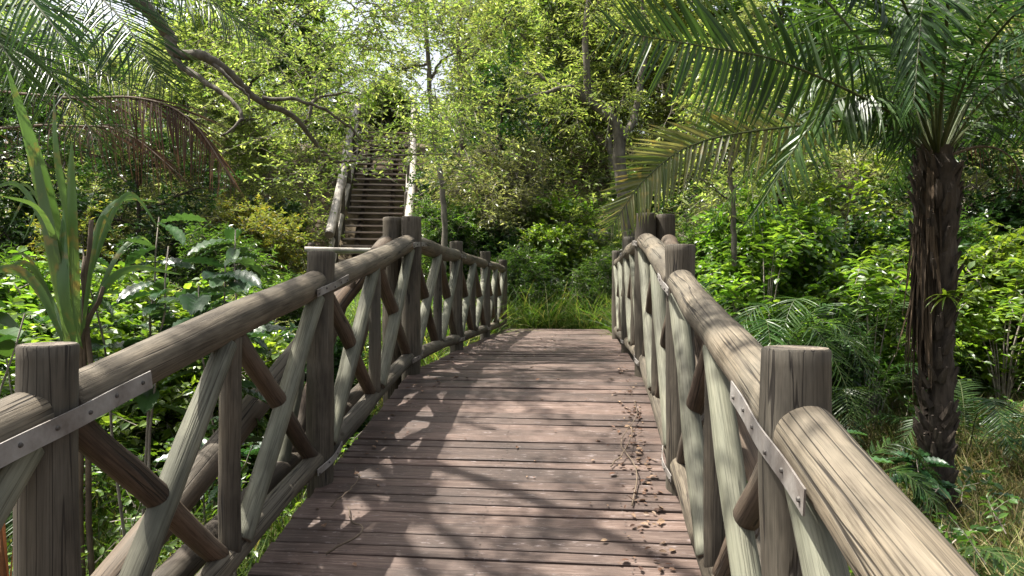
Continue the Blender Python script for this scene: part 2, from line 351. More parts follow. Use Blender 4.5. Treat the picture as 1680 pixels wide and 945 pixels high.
# ------------------------------------------------------------------ footbridge
TH = rad(5.85); OFF = -.43
bridge = empty("footbridge", (OFF*math.cos(TH), -OFF*math.sin(TH), 0), -TH,
               "weathered timber footbridge with log railings and a reddish plank deck arching away", "footbridge")
def B2W(u, v, z=0):
    c, s_ = math.cos(TH), math.sin(TH)
    return np.array([(u+OFF)*c+v*s_, -(u+OFF)*s_+v*c, z])
def DZ(v):
    a = .185*v; b = .958-.007*(v-5.2)
    k = .10; h = np.clip(.5+.5*(b-a)/k, 0, 1)
    return b*(1-h)+a*h-k*h*(1-h)*.5
V_END = 11.65
mb = MB(); v = -2.6
while v < V_END:
    w = R.uniform(.070, .096); L0 = -.893+R.normal()*.004; L1 = .893+R.normal()*.004
    dz = R.normal()*.0025; n = 7
    us = np.linspace(L0, L1, n); c0, c1 = v+.0045+abs(R.normal())*.002, v+w-.0045-abs(R.normal())*.002
    j0 = R.normal(size=n)*.0014; j1 = R.normal(size=n)*.0014; bow = R.normal()*.003*(1-(us/.87)**2); tw = R.normal()*.003
    z0 = DZ(c0)+dz+bow; z1 = DZ(c1)+dz+bow+tw*us
    th = .036
    ring = [(c0+j0, z0-th), (c0+j0, z0-.004), (c0+j0+.004, z0), (c1+j1-.004, z1), (c1+j1, z1-.004), (c1+j1, z1-th)]
    V = np.stack([np.stack([us, np.broadcast_to(a, n), np.broadcast_to(b, n)], -1) for a, b in ring], 1)
    V = np.concatenate([V[:1].mean(1, keepdims=True).repeat(6, 1), V, V[-1:].mean(1, keepdims=True).repeat(6, 1)])
    mb.grid(V, closed=True)
    for uu in (-.62, 0., .62):
        for qv in (.3, .7):
            a_ = uu+R.normal()*.012; b_ = c0+(c1-c0)*qv; ang = np.arange(6)*math.pi/3; zc = DZ(b_)+dz+.0045
            mb.add(np.stack([a_+.0042*np.cos(ang), b_+.0042*np.sin(ang), np.full(6, zc)], -1), [[0, 1, 2, 3], [0, 3, 4, 5]], 1)
    v += w
mb.obj("deck", [M['deck'], M['nail']], bridge)
def boxmb(mb, lo, hi, mat=0):
    x0, y0, z0 = lo; x1, y1, z1 = hi
    v = [(x0, y0, z0), (x1, y0, z0), (x1, y1, z0), (x0, y1, z0), (x0, y0, z1), (x1, y0, z1), (x1, y1, z1), (x0, y1, z1)]
    mb.add(v, [(0, 3, 2, 1), (4, 5, 6, 7), (0, 1, 5, 4), (1, 2, 6, 5), (2, 3, 7, 6), (3, 0, 4, 7)], mat)
for u in (-.62, 0, .62):
    vs = np.linspace(-2.5, V_END-.05, 40); mb = MB()
    tube(mb, np.stack([np.full(40, u), vs, DZ(vs)-.036-.10], -1), .095, 10); mb.obj("beam", M['beam'], bridge, True)

def axis_mat(a, b, roll=0.0):
    a = Vector(a); b = Vector(b); z = (b-a).normalized()
    q = z.to_track_quat('Z', 'Y'); m = q.to_matrix().to_4x4() @ Matrix.Rotation(roll, 4, 'Z')
    m.translation = a; return m, (b-a).length
def logobj(name, a, b, r0, r1, mat, parent, bend=.006, k=20, flat=None, chamfer=.006, split=False):
    "one debarked log from a to b; local Z runs along it"
    m, ln = axis_mat(a, b, R.uniform(0, 6.28) if flat is None else flat)
    n = max(8, int(ln/.035)) if k > 15 and ln < 3 else max(6, int(ln/.09)); t = np.linspace(0, 1, n); zz = t*ln
    ph, ph2 = R.uniform(0, 6.28, 2)
    cx = bend*np.sin(t*math.pi+0)*math.cos(ph)+bend*.4*np.sin(t*9+ph2); cy = bend*np.sin(t*math.pi)*math.sin(ph)+bend*.4*np.cos(t*7+ph)
    cx -= np.interp(t, [0, 1], [cx[0], cx[-1]]); cy -= np.interp(t, [0, 1], [cy[0], cy[-1]])
    rr = r0+(r1-r0)*t
    a_ = np.arange(k)*2*np.pi/k
    prof = 1+.022*np.sin(2*a_+ph)+.016*np.sin(3*a_+ph2)
    lump = 1+.012*np.sin(zz[:, None]*9+a_[None]*1+ph)+.003*R.normal(size=(n, 1))
    if split: prof = prof*np.where(np.cos(a_-0) > .35, .35/np.maximum(np.cos(a_), .35), 1)
    for _ in range(int(ln*2.2)+1):   # knots and swellings
        zk, ak = R.uniform(0, ln), R.uniform(0, 6.28)
        lump = lump+R.uniform(-.06, .11)*np.exp(-((zz[:, None]-zk)/.05)**2-((((a_[None]-ak+math.pi) % (2*math.pi))-math.pi)/.55)**2)
    lump = lump+.03*np.interp(t, np.linspace(0, 1, 7), R.normal(size=7))[:, None]
    RR = rr[:, None]*prof[None]*lump
    V = np.stack([cx[:, None]+RR*np.cos(a_), cy[:, None]+RR*np.sin(a_), np.repeat(zz[:, None], k, 1)], -1)
    V0 = V[:1].copy(); V0[..., :2] *= 1-chamfer/r0; V[0, :, 2] += chamfer
    V1 = V[-1:].copy(); V1[..., :2] = (V1[..., :2]-[cx[-1], cy[-1]])*(1-chamfer/r1)+[cx[-1], cy[-1]]; V[-1, :, 2] -= chamfer
    mb = MB(); mb.grid(np.concatenate([V0, V, V1]), 0, True)
    for ringv, fl in ((V0[0], True), (V1[0], False)):
        c = ringv.mean(0); mb.add(np.vstack([ringv, c+[0, 0, 0]]), [[i, (i+1) % k, k] if not fl else [(i+1) % k, i, k] for i in range(k)], 1)
    me = mb.mesh(name, [mat, M['end']], True)
    o = link(name, me, parent, m)
    me.polygons.foreach_set("use_smooth", [p.material_index == 0 for p in me.polygons])
    return o
def strap(name, pts, w, th, side, parent, nails=5):
    "flat steel band bent along pts (bridge frame), width vertical, face towards the walkway"
    P = bez(pts, 26) if len(pts) > 2 else bez(pts, 12)
    T = norm(np.gradient(P, axis=0)); nrm = np.array([side, 0, 0.])
    up = norm(np.cross(np.cross(T, nrm), T)*0+np.cross(T, nrm)*side)
    up = np.where(up[:, 2:3] < 0, -up, up); nn = norm(np.cross(up, T)); nn = np.where((nn[:, 0:1]*side) < 0, -nn, nn)
    a = P+up*w/2; b = P-up*w/2
    V = np.stack([a+nn*th, b+nn*th, b, a], 1)
    V = np.concatenate([V[:1].mean(1, keepdims=True).repeat(4, 1), V, V[-1:].mean(1, keepdims=True).repeat(4, 1)])
    mb = MB(); mb.grid(V, 0, True)
    for q in np.linspace(.07, .93, nails):
        i = int(q*(len(P)-1)); c = P[i]+nn[i]*(th+.0005)+up[i]*R.normal()*.005; k = 8; ang = np.arange(k)*2*np.pi/k
        ring = c+.0065*(np.cos(ang)[:, None]*up[i]+np.sin(ang)[:, None]*T[i])
        top = c+nn[i]*.0045+.0045*(np.cos(ang)[:, None]*up[i]+np.sin(ang)[:, None]*T[i])
        mb.grid(np.stack([ring, top, np.repeat((c+nn[i]*.005)[None], k, 0)]), 1, True)
    return mb.obj(name, [M['strap'], M['nail']], parent)

PV = {-1: [-.35, 1.58, 3.36, 5.22, 7.20, 9.35, 11.5], 1: [-.45, 1.56, 3.40, 5.22, 7.05, 9.25]}
UR = .90; RH = 1.015; LH = .125
def railing(side):
    vs = PV[side]; u = side*UR; inn = -side
    for i, v in enumerate(vs):
        top = 1.175+(.045 if i == 3 else 0)+R.normal()*.008
        z = float(DZ(v)); r = .071 if i != 3 else .078
        logobj("post", (u, v, z-.42), (u+R.normal()*.008, v+R.normal()*.008, z+top), r, r*.985, M['post'], bridge, bend=.004, k=28, chamfer=.005)
        if i == 3:
            logobj("post", (u+side*.155, v+.03, z-.42), (u+side*.155, v+.03, z+1.215), .076, .075, M['post'], bridge, k=28)
    for i in range(len(vs)-1):
        a, b = vs[i], vs[i+1]; za, zb = float(DZ(a)), float(DZ(b))
        ou = u-inn*.004
        ra = .069 if i < 4 else .062
        h = logobj("handrail", (ou, a+.045, za+RH+.0), (ou, b-.045, zb+RH-.005), ra*(1.06 if i == 0 else 1), ra*.95, M['rail'], bridge, bend=.010, k=28)
        lo = logobj("lower_rail", (u, a+.05, za+LH), (u, b-.05, zb+LH), .052, .05, M['rail'] if i % 2 else M['post'], bridge, bend=.008, k=20)
        # two X panels with an upright between them
        mid = (a+b)/2; zm = float(DZ(mid))
        hb = RH-.055; lb = LH+.04
        logobj("baluster", (u, mid, zm+lb-.02), (u, mid, zm+hb+.01), .041, .040, M['post'], bridge, bend=.004, k=16)
        for (p, q, s0, s1) in ((a, mid, .085, .055), (mid, b, .055, .085)):
            p0, q0 = p+s0, q-s1
            zp, zq = float(DZ(p0)), float(DZ(q0))
            uo = u+inn*.018
            # pale half-round brace rising away from the walker
            logobj("diagonal_brace", (uo, p0, zp+lb), (uo, q0, zq+hb), .042, .040, M['brace_pale'], bridge, bend=.003, k=16)
            # brown brace cut into two lengths where it meets the pale one
            A = np.array([u-inn*.012, p0, zp+hb]); B = np.array([u-inn*.012, q0, zq+lb]); m1 = A+(B-A)*.50+[inn*.012, 0, 0]; m2 = A+(B-A)*.55
            logobj("diagonal_brace", A, m1, .040, .043, M['brace_dark'], bridge, bend=.003, k=16)
            logobj("diagonal_brace", m2, B, .040, .038, M['brace_dark'], bridge, bend=.003, k=16)
    for i, v in enumerate(vs):
        z = float(DZ(v)); sl = lambda q: float(DZ(q))
        if 0 < i < len(vs)-1:
            d = .30 if i == 1 else (.22 if i < 4 else .15)
            face = u+inn*.0745; f2 = u+inn*.0785
            hz = RH-.012 if i > 1 else RH-.02
            pts = [(face, v-d, sl(v-d)+hz), (face-inn*.0, v-d*.55, sl(v-d*.55)+hz), (f2+inn*.002, v, z+hz), (face, v+d*.55, sl(v+d*.55)+hz), (face, v+d, sl(v+d)+hz)]
            if i == 1: strap("metal_strap", pts, .052, .004, inn, bridge, 6)
            else: strap("metal_strap", pts, .036, .004, inn, bridge, 5)
            fl = u+inn*.075
            pts = [(u+inn*.056, v-.17, sl(v-.17)+LH), (fl, v, z+LH), (u+inn*.056, v+.17, sl(v+.17)+LH)]
            strap("metal_strap", pts, .034, .004, inn, bridge, 4)
    # older outer rail propping the ramp
    uo = u+side*.17
    z5, z1 = float(DZ(5.1)), float(DZ(1.0))
    logobj("handrail", (uo, 5.13, z5+RH+.0), (uo+side*.06, 1.75, float(DZ(1.75))+.16), .062, .064, M['brace_dark'], bridge, k=22)
    logobj("lower_rail", (uo, 5.1, z5+.05), (uo+side*.10, .9, z1+.02), .06, .065, M['beam'], bridge, k=18)
    for v0, v1 in ((3.45, 4.3), (4.2, 5.0)):
        logobj("diagonal_brace", (uo+side*.05, v0, float(DZ(v0))+.05), (uo, v1, float(DZ(v1))+.86), .046, .044, M['brace_dark'], bridge, k=14)
        logobj("baluster", (uo+side*.04, v0-.1, float(DZ(v0))+.0), (uo+side*.01, v0+.12, float(DZ(v0))+.52), .042, .018, M['brace_pale'], bridge, k=14)
railing(-1); railing(1)

# ------------------------------------------------------------------ hillside staircase
def stairs():
    c0 = np.array([-3.56, 16.2, .90]); c1 = np.array([-4.42, 24.0, 7.06]); n = 31
    root = empty("staircase", tuple(c0), 0, "steep open tread timber staircase with thick pale log handrails climbing the hillside", "staircase")
    d = c1-c0; fx = norm(np.array([d[0], d[1], 0])); lat = np.array([fx[1], -fx[0], 0]); wd = .78
    mb = None
    for i in range(n):
        c = d*i/(n-1); m = MB()
        a = c-lat*wd; b = c+lat*wd
        P = []
        for q in (a, b):
            P.append([q-fx*.12+[0, 0, -.02], q+fx*.10+[0, 0, -.02], q+fx*.10+[0, 0, .02], q-fx*.12+[0, 0, .02]])
        P = np.array(P); V = np.concatenate([P[:1].mean(1, keepdims=True).repeat(4, 1), P, P[-1:].mean(1, keepdims=True).repeat(4, 1)])
        m.grid(V, 0, True); m.obj("tread", M['tread'], root)
    for s_ in (-1, 1):
        logobj("stringer", lat*s_*.42+[0, 0, -.20]-d*.01, d+lat*s_*.42+[0, 0, -.20], .085, .085, M['beam'], root, k=12)
        off = lat*s_*.97
        k0 = .20 if s_ < 0 else .18
        a = d*k0+off*1.03+[0, 0, .95]; ln = np.linalg.norm(d)
        logobj("handrail", a-[0, 0, .10], d*1.0+off+[0, 0, .95], .12, .10, M['stairwood'], root, bend=.04, k=18)
        logobj("lower_rail", d*(k0-.03)+off+[0, 0, .42], d+off+[0, 0, .47], .065, .06, M['stairwood'], root, bend=.03, k=14)
        logobj("lower_rail", d*(k0-.06)+off*.93+[0, 0, .12], d+off*.93+[0, 0, .15], .07, .06, M['stairwood'], root, bend=.03, k=14)
        for q in np.linspace(k0+.06, .97, 5):
            logobj("post", d*q+off*.93+[0, 0, -.9], d*q+off*.93+[0, 0, .86], .07, .065, M['post'], root, k=14)
    return root
stairs()
# pale rail pole crossing in front of the stair foot
pr = empty("barrier_rail", tuple(px(556, 409, 11.5)-[0, 0, .9]), 0, "pale horizontal pole on two short posts below the foot of the staircase", "railing")
pb = np.array(pr.location)
logobj("rail", px(500, 409, 11.5)-pb, px(640, 410, 11.8)-pb, .05, .045, M['stairwood'], pr)
for x in (508, 632):
    q = px(x, 409, 11.6)-pb; w_ = q+pb; logobj("post", (q[0], q[1]+.11, Hs(w_[0], w_[1])-pb[2]-.1), (q[0], q[1]+.11, q[2]+.12), .06, .055, M['post'], pr)

# ------------------------------------------------------------------ woody plants
UPV = np.array([0, 0, 1.])
def rdir(n, up=0.0, spread=1.0):
    v = R.normal(size=(n, 3))*[spread, spread, spread]; v[:, 2] += up; return norm(v)
def twigs_leaves(mb, bm, P0, D, TL, m, T, L, sidew=.9, upn=.8, jit=.25, twigr=.004, mat=0, start=.15):
    "m leaves alternating along n twigs"
    n = len(P0)
    t = np.linspace(start, 1, m)[None, :]+R.normal(size=(n, m))*.02
    TLn = np.broadcast_to(TL, (n,))
    sag = -(t**2)*.18*TLn[:, None]
    P = P0[:, None]+D[:, None]*(t*TLn[:, None])[..., None]; P[..., 2] += sag
    S = norm(np.cross(D, UPV+R.normal(size=(n, 3))*.2))
    sg = np.where(np.arange(m) % 2, 1., -1.)[None, :, None]
    DD = D[:, None]*.55+S[:, None]*sg*sidew+R.normal(size=(n, m, 3))*jit+[0, 0, -.12]
    NN = UPV*upn+R.normal(size=(n, m, 3))*.45
    LL = L*R.uniform(.65, 1.15, size=(n, m))
    leaves(mb, T, P.reshape(-1, 3), DD.reshape(-1, 3), NN.reshape(-1, 3), LL.reshape(-1), mat)
    if bm is not None:
        # thin three-sided twigs, all at once
        k = 3; q = np.linspace(0, 1, 3); C = P0[:, None]+D[:, None]*(q[None]*TLn[:, None])[..., None]; C[..., 2] += -(q**2)*.18*TLn[:, None]
        A = norm(np.cross(D, [.3, .2, 1.])); B = np.cross(D, A); a = np.arange(k)*2*np.pi/k
        rr = twigr*np.array([1, .7, .3])
        V = C[:, :, None]+(np.cos(a)[:, None]*A[:, None, None]+np.sin(a)[:, None]*B[:, None, None])*rr[None, :, None, None]
        i = np.arange(9).reshape(3, 3); i = np.concatenate([i, i[:, :1]], 1)
        f = np.stack([i[:-1, :-1], i[:-1, 1:], i[1:, 1:], i[1:, :-1]], -1).reshape(-1, 4)
        bm.add(V.reshape(-1, 3), (f[None]+(np.arange(n)*9)[:, None, None]).reshape(-1, 4))
def plant_mesh(h, spread, T, L, matl, matb, nl=14, nsub=6, ntw=7, m=14, trunk_r=.09, t0=.35, lean=(0, 0), up=.5, tl=.5, crown_flat=1.0, stems=1, name="tree", gnarl=.05):
    "returns (trunk mesh, crown mesh); trunk stands at the origin"
    tb = MB(); fb = MB(); tp0 = []; td = []
    for st in range(stems):
        if stems > 1:
            az = R.uniform(0, 6.28); e = np.array([math.cos(az), math.sin(az), 0])*spread*R.uniform(.15, .6)
        else: e = np.array([lean[0], lean[1], 0.])
        top = e+[0, 0, h*R.uniform(.8, .95)]
        pth = wander(bez([[0, 0, -.15], e*.35+[0, 0, h*.45], top], 16), gnarl*h/8)
        tr = trunk_r/(1 if stems == 1 else 1.8)
        tube(tb, pth, np.linspace(tr, tr*.25, 16)*np.array([1.35]+[1.1]+[1]*14), 8, lump=.05)
        for i in range(nl):
            q = t0+(1-t0)*(i+R.uniform(0, 1))/nl; p = pth[min(15, int(q*15))]
            az = i*2.4+R.uniform(-.5, .5); el = up*R.uniform(.2, 1.5)
            ln = spread*R.uniform(.55, 1.1)*(1-.55*((q-t0)/(1-t0))**2)
            dv = norm(np.array([math.cos(az), math.sin(az), el*crown_flat])); e2 = p+dv*ln
            lp = wander(bez([p, p+dv*ln*.5+[0, 0, ln*.08], e2], 9), gnarl*.8)
            tube(tb, lp, np.linspace(tr*.42, .008, 9), 5)
            for j in range(nsub):
                u = R.uniform(.25, 1); pp = lp[int(u*8)]; sd = norm(dv*.6+R.normal(size=3)*.6+[0, 0, .15]); sln = spread*R.uniform(.22, .45)*(1.2-u*.5)
                sp = wander(bez([pp, pp+sd*sln], 6), gnarl*.5); tube(tb, sp, np.linspace(tr*.16+.004, .004, 6), 3)
                w = R.uniform(.15, 1, ntw); P0 = sp[0]*(1-w[:, None])+sp[-1]*w[:, None]
                tp0.append(P0); td.append(norm(sd*.5+R.normal(size=(ntw, 3))*.7+[0, 0, .1]))
    P0 = np.concatenate(tp0); D = np.concatenate(td)
    twigs_leaves(fb, tb, P0, D, tl*R.uniform(.6, 1.3, len(P0)), m, T, L, jit=.35)
    return tb.mesh("trunk", matb, True), fb.mesh("crown", matl)
def make_plant(name, cat, meshes, first, second, off=None):
    root = empty(name, (0, 0, -50), 0); root["category"] = cat
    link(first, meshes[0], root); link(second, meshes[1], root); return root
def place(proto, spots, group, first=True):
    "spots: (x, y, rz, scale, label)"
    for i, sp in enumerate(spots):
        x, y, rz, s_, lab = sp[:5]; dz = sp[5] if len(sp) > 5 else 0
        loc = (x, y, Hs(x, y)-.05+dz)
        if i == 0 and first:
            proto.location = loc; proto.rotation_euler = (0, 0, rz); proto.scale = (s_,)*3; proto["label"] = lab; proto["group"] = group
        else: copy_thing(proto, loc, rz, s_, lab, group)

TS = T_simple(.20); TN = T_simple(.14, .08, .2); TO = T_oval(.25); TW = T_simple(.26, .1, .1)
# --- trees on the hillside
gnr = "trees on the hillside"
tA = make_plant("broadleaf_tree", "tree", plant_mesh(7.0, 3.0, TS, .165, M['l_yellow'], M['twig'], 20, 9, 8, 12, .10, .22, name="a"), "trunk", "crown")
place(tA, [
 (.6, 19.6, .3, .95, "yellow green small leaved tree in the middle, just right of the staircase top"),
 (2.9, 19.2, 2.1, 1.0, "tall yellow green tree straight above the far end of the bridge deck"),
 (-8.0, 18.0, 4.0, .9, "yellow green tree a few steps left of the staircase"),
 (4.6, 21.0, 5.2, 1.1, "yellow green tree high on the hill behind the grey forked tree"),
 (-9.8, 21.5, 1.0, .75, "yellow green tree on the hill behind the hanging dry palm frond"),
], gnr)
tB = make_plant("green_tree", "tree", plant_mesh(8.0, 3.2, TW, .17, M['l_green'], M['bark'], 20, 7, 8, 13, .12, .2, name="b"), "trunk", "crown")
place(tB, [
 (-8.6, 22.5, .0, 1.1, "dense mid green tree above and left of the staircase"),
 (-12.0, 18.0, 2.0, .75, "mid green tree behind the feathery palm at the upper left"),
 (7.8, 19.5, 3.2, 1.0, "mid green tree behind the long left pointing palm fronds"),
 (12.5, 18.0, 4.4, 1.0, "mid green tree behind the palm trunk on the right"),
 (2.2, 24.5, 1.2, 1.0, "dense green tree on the hilltop, farther right of the sky gap"),
], gnr)
tC = make_plant("olive_tree", "tree", plant_mesh(7.5, 2.8, TN, .155, M['l_olive'], M['twig'], 18, 8, 8, 14, .08, .15, gnarl=.1, name="c"), "trunk", "crown")
place(tC, [
 (4.8, 17.6, .5, .7, "twiggy olive leaved tree behind the right end of the bridge"),
 (6.4, 18.0, 1.9, .8, "twiggy olive leaved tree between the grey forked tree and the palm"),
 (-8.2, 15.2, 3.1, .8, "twiggy olive leaved tree behind the ribbed leaf plants on the left"),
 (-.2, 22.6, 4.0, .8, "slender olive leaved tree on the hilltop nearest the right of the sky gap"),
 (10.2, 15.0, 5.0, .95, "twiggy olive leaved tree right of the palm trunk, in the back row"),
], gnr)
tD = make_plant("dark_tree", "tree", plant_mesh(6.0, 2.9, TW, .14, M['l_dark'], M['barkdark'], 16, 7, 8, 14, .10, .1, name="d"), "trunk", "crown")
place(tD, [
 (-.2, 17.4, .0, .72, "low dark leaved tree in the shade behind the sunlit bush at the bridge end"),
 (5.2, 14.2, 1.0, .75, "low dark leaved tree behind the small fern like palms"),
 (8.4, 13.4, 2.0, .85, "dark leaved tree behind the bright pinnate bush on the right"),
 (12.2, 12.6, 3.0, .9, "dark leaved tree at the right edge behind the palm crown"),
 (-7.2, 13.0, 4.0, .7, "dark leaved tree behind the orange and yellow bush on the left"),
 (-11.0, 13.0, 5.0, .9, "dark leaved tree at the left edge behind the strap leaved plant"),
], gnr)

# far-off wood on the ridge: one mass
def woodland():
    fb = MB(); n = 190
    ang = R.uniform(-.95, .95, n); d = R.uniform(27, 40, n); x = np.sin(ang)*d*1.15; y = d*np.cos(ang)*.6+14
    y = np.maximum(y, 24)
    keep = ~((np.abs((x+.175*y*1.0+.0)/1.0) < 1.3) & (y > 0))
    x, y = x[keep], y[keep]
    for a, b in zip(x, y):
        z0 = Hs(a, b); hh = R.uniform(5, 8.5)
        gap = abs(a/b*1120+840-668) < 95
        if gap: hh *= .12
        if 100 < a/b*1120+840 < 330: hh *= .55
        k = 26; c = np.array([a, b, z0+hh*.55])+R.normal(size=(k, 3))*[1.5, 1.2, hh*.26]
        dd = rdir(k*10, .2); P0 = np.repeat(c, 10, 0)+R.normal(size=(k*10, 3))*.45
        twigs_leaves(fb, None, P0, dd, .6, 9, TS, .19)
    o = fb.obj("woodland", M['l_yellow']); tag(o, "far off yellow green wood covering the ridge of the hill", "woodland", kind="stuff")
woodland()

# --- shrubs
gsh = "shrubs around the bridge"
sA = make_plant("bright_shrub", "shrub", plant_mesh(1.7, 1.0, TO, .11, M['l_bright'], M['twig'], 9, 5, 6, 11, .03, .15, up=.9, tl=.28, stems=4, gnarl=.12), "stems", "foliage")
place(sA, [
 (-3.1, 6.6, 0, .95, "bright round leaved shrub just short of the second post of the left railing"),
 (-4.6, 8.2, 1, 1.25, "bright round leaved shrub left of and beyond the second left railing post"),
 (5.2, 9.6, 2, 1.2, "sunlit lime green shrub immediately left of the palm trunk"),
 (7.6, 10.6, 3, 1.3, "sunlit lime green shrub immediately right of the palm trunk"),
 (.9, 14.4, 4, .8, "lime green sunlit shrub above the far end of the deck"),
 (3.9, 10.6, 5, 1.15, "lime green shrub behind the small fern like palms"),
 (9.2, 10.5, .5, 1.45, "lime green shrub at the right edge behind the palm trunk"),
 (-6.6, 9.2, 2.5, 1.35, "lime green shrub behind the strap leaved plant on the left"),
], gsh)
sB = make_plant("narrow_leaved_shrub", "shrub", plant_mesh(1.8, 1.1, TN, .10, M['l_green'], M['twig'], 9, 6, 7, 12, .03, .05, up=.8, tl=.32, stems=5, gnarl=.12), "stems", "foliage")
place(sB, [
 (.3, 13.4, 0, .8, "green narrow leaved shrub just left of the far end of the deck"),
 (1.9, 12.9, 1, .75, "green narrow leaved shrub facing the far end of the deck"),
 (3.0, 12.2, 2, .95, "green narrow leaved shrub behind the last posts of the right railing"),
 (-1.3, 14.6, 3, .95, "green narrow leaved shrub at the lower right of the staircase"),
 (-5.3, 12.4, 4, 1.0, "green narrow leaved shrub at the lower left of the staircase"),
 (-3.6, 10.2, 5, .9, "green narrow leaved shrub under the barrier pole by the left railing"),
 (7.4, 12.0, .7, 1.2, "green narrow leaved shrub in the shade left behind the palm trunk"),
 (-8.9, 11.4, 1.7, 1.3, "green narrow leaved shrub far left behind the feathery palm"),
 (-4.6, 25.6, 1.1, 1.3, "green narrow leaved shrub closing the view at the very top of the staircase"),
 (10.8, 8.8, 2.7, 1.2, "green narrow leaved shrub at the right edge of the clearing"),
 (2.9, 16.6, 3.7, .8, "green narrow leaved shrub beside the pale rocks on the slope"),
], gsh)
sC = make_plant("orange_tipped_shrub", "shrub", plant_mesh(2.3, 1.3, TS, .10, M['l_orange'], M['twig'], 10, 6, 7, 12, .04, .15, up=.8, tl=.35, stems=4, gnarl=.14), "stems", "foliage")
place(sC, [
 (-5.6, 14.6, 0, 1.0, "shrub with orange and yellow turning leaves left of the staircase"),
 (-7.6, 12.6, 2, .9, "second shrub with yellowing leaves, further left below the dry palm frond"),
], gsh)
sD = make_plant("twiggy_shrub", "shrub", plant_mesh(2.2, 1.4, TN, .10, M['l_olive'], M['twig'], 10, 7, 7, 8, .03, .05, up=.6, tl=.4, stems=6, gnarl=.2), "stems", "foliage")
place(sD, [
 (-.4, 15.6, 0, 1.1, "tangled olive shrub on the slope right of the staircase"),
 (4.3, 12.9, 1, 1.0, "tangled olive shrub behind the doubled post of the right railing"),
 (-4.2, 9.2, 2, .75, "tangled olive shrub behind the second left railing post"),
 (-7.4, 14.6, 3, 1.1, "tangled olive shrub on the left slope beside the staircase foot"),
 (8.6, 7.8, 4, .8, "tangled olive shrub on the dry grass at the right edge"),
], gsh)
# broken ring of dark understorey low down behind everything
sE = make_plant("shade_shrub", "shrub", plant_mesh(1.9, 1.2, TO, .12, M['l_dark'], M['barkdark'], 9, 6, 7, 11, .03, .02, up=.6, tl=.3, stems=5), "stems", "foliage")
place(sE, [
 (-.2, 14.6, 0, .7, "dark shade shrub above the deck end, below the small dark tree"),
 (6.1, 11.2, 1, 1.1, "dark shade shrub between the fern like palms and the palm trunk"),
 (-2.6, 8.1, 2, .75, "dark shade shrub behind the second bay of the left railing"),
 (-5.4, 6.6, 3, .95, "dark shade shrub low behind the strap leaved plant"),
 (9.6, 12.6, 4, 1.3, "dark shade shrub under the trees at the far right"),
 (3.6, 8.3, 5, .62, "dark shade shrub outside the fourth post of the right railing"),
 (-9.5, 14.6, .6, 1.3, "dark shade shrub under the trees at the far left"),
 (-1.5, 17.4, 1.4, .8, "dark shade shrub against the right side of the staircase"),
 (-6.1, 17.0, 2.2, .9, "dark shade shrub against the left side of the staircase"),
], gsh)

# ------------------------------------------------------------------ palms
def frond(name, pts, parent, base, lf=.5, n=62, matl='l_palm', r=.014, hang=.35, vee=.35, w=.027, start=.18, sweep=.75, thin=1.0, segs=5, gap=0.0, droop=.28, roll=0.0, jit=.11):
    "pts: control points of the rachis in the world"
    P = bez(pts, 60)-base; T = norm(np.gradient(P, axis=0)); mb = MB()
    tube(mb, P, np.linspace(r, r*.22, 60), 6, 1)
    q = np.linspace(start, 1, n); idx = q*59
    for s_ in (-1, 1):
        ii = np.clip(idx+R.normal(size=n)*.12, 0, 59); p = np.stack([np.interp(ii, np.arange(60), P[:, k]) for k in range(3)], -1)
        t = norm(np.stack([np.interp(ii, np.arange(60), T[:, k]) for k in range(3)], -1))
        side = norm(np.cross(t, UPV+1e-3)); up = np.cross(side, t)
        cr_, sr_ = math.cos(roll), math.sin(roll); side, up = side*cr_+up*sr_, up*cr_-side*sr_
        prof = np.clip(np.sin(np.pi*(.10+.86*(q-start)/(1-start)))**.6, .25, 1)
        sw = sweep*(.55+.9*((q-start)/(1-start))**1.5)
        D = norm(side*s_+t*sw[:, None]+up*vee+R.normal(size=(n, 3))*jit)-UPV*hang*R.uniform(.6, 1.4, (n, 1))
        N = up+side*s_*-.2+R.normal(size=(n, 3))*.12
        keep = R.uniform(size=n) > gap
        L = lf*prof*R.uniform(.9, 1.08, n)
        leaves(mb, T_blade(w/lf, segs, droop, .5), p[keep], D[keep], N[keep], L[keep], 0, .12)
    return mb.obj(name, [M[matl], M['dryrachis'] if 'dry' in matl else M['rachis']], parent)

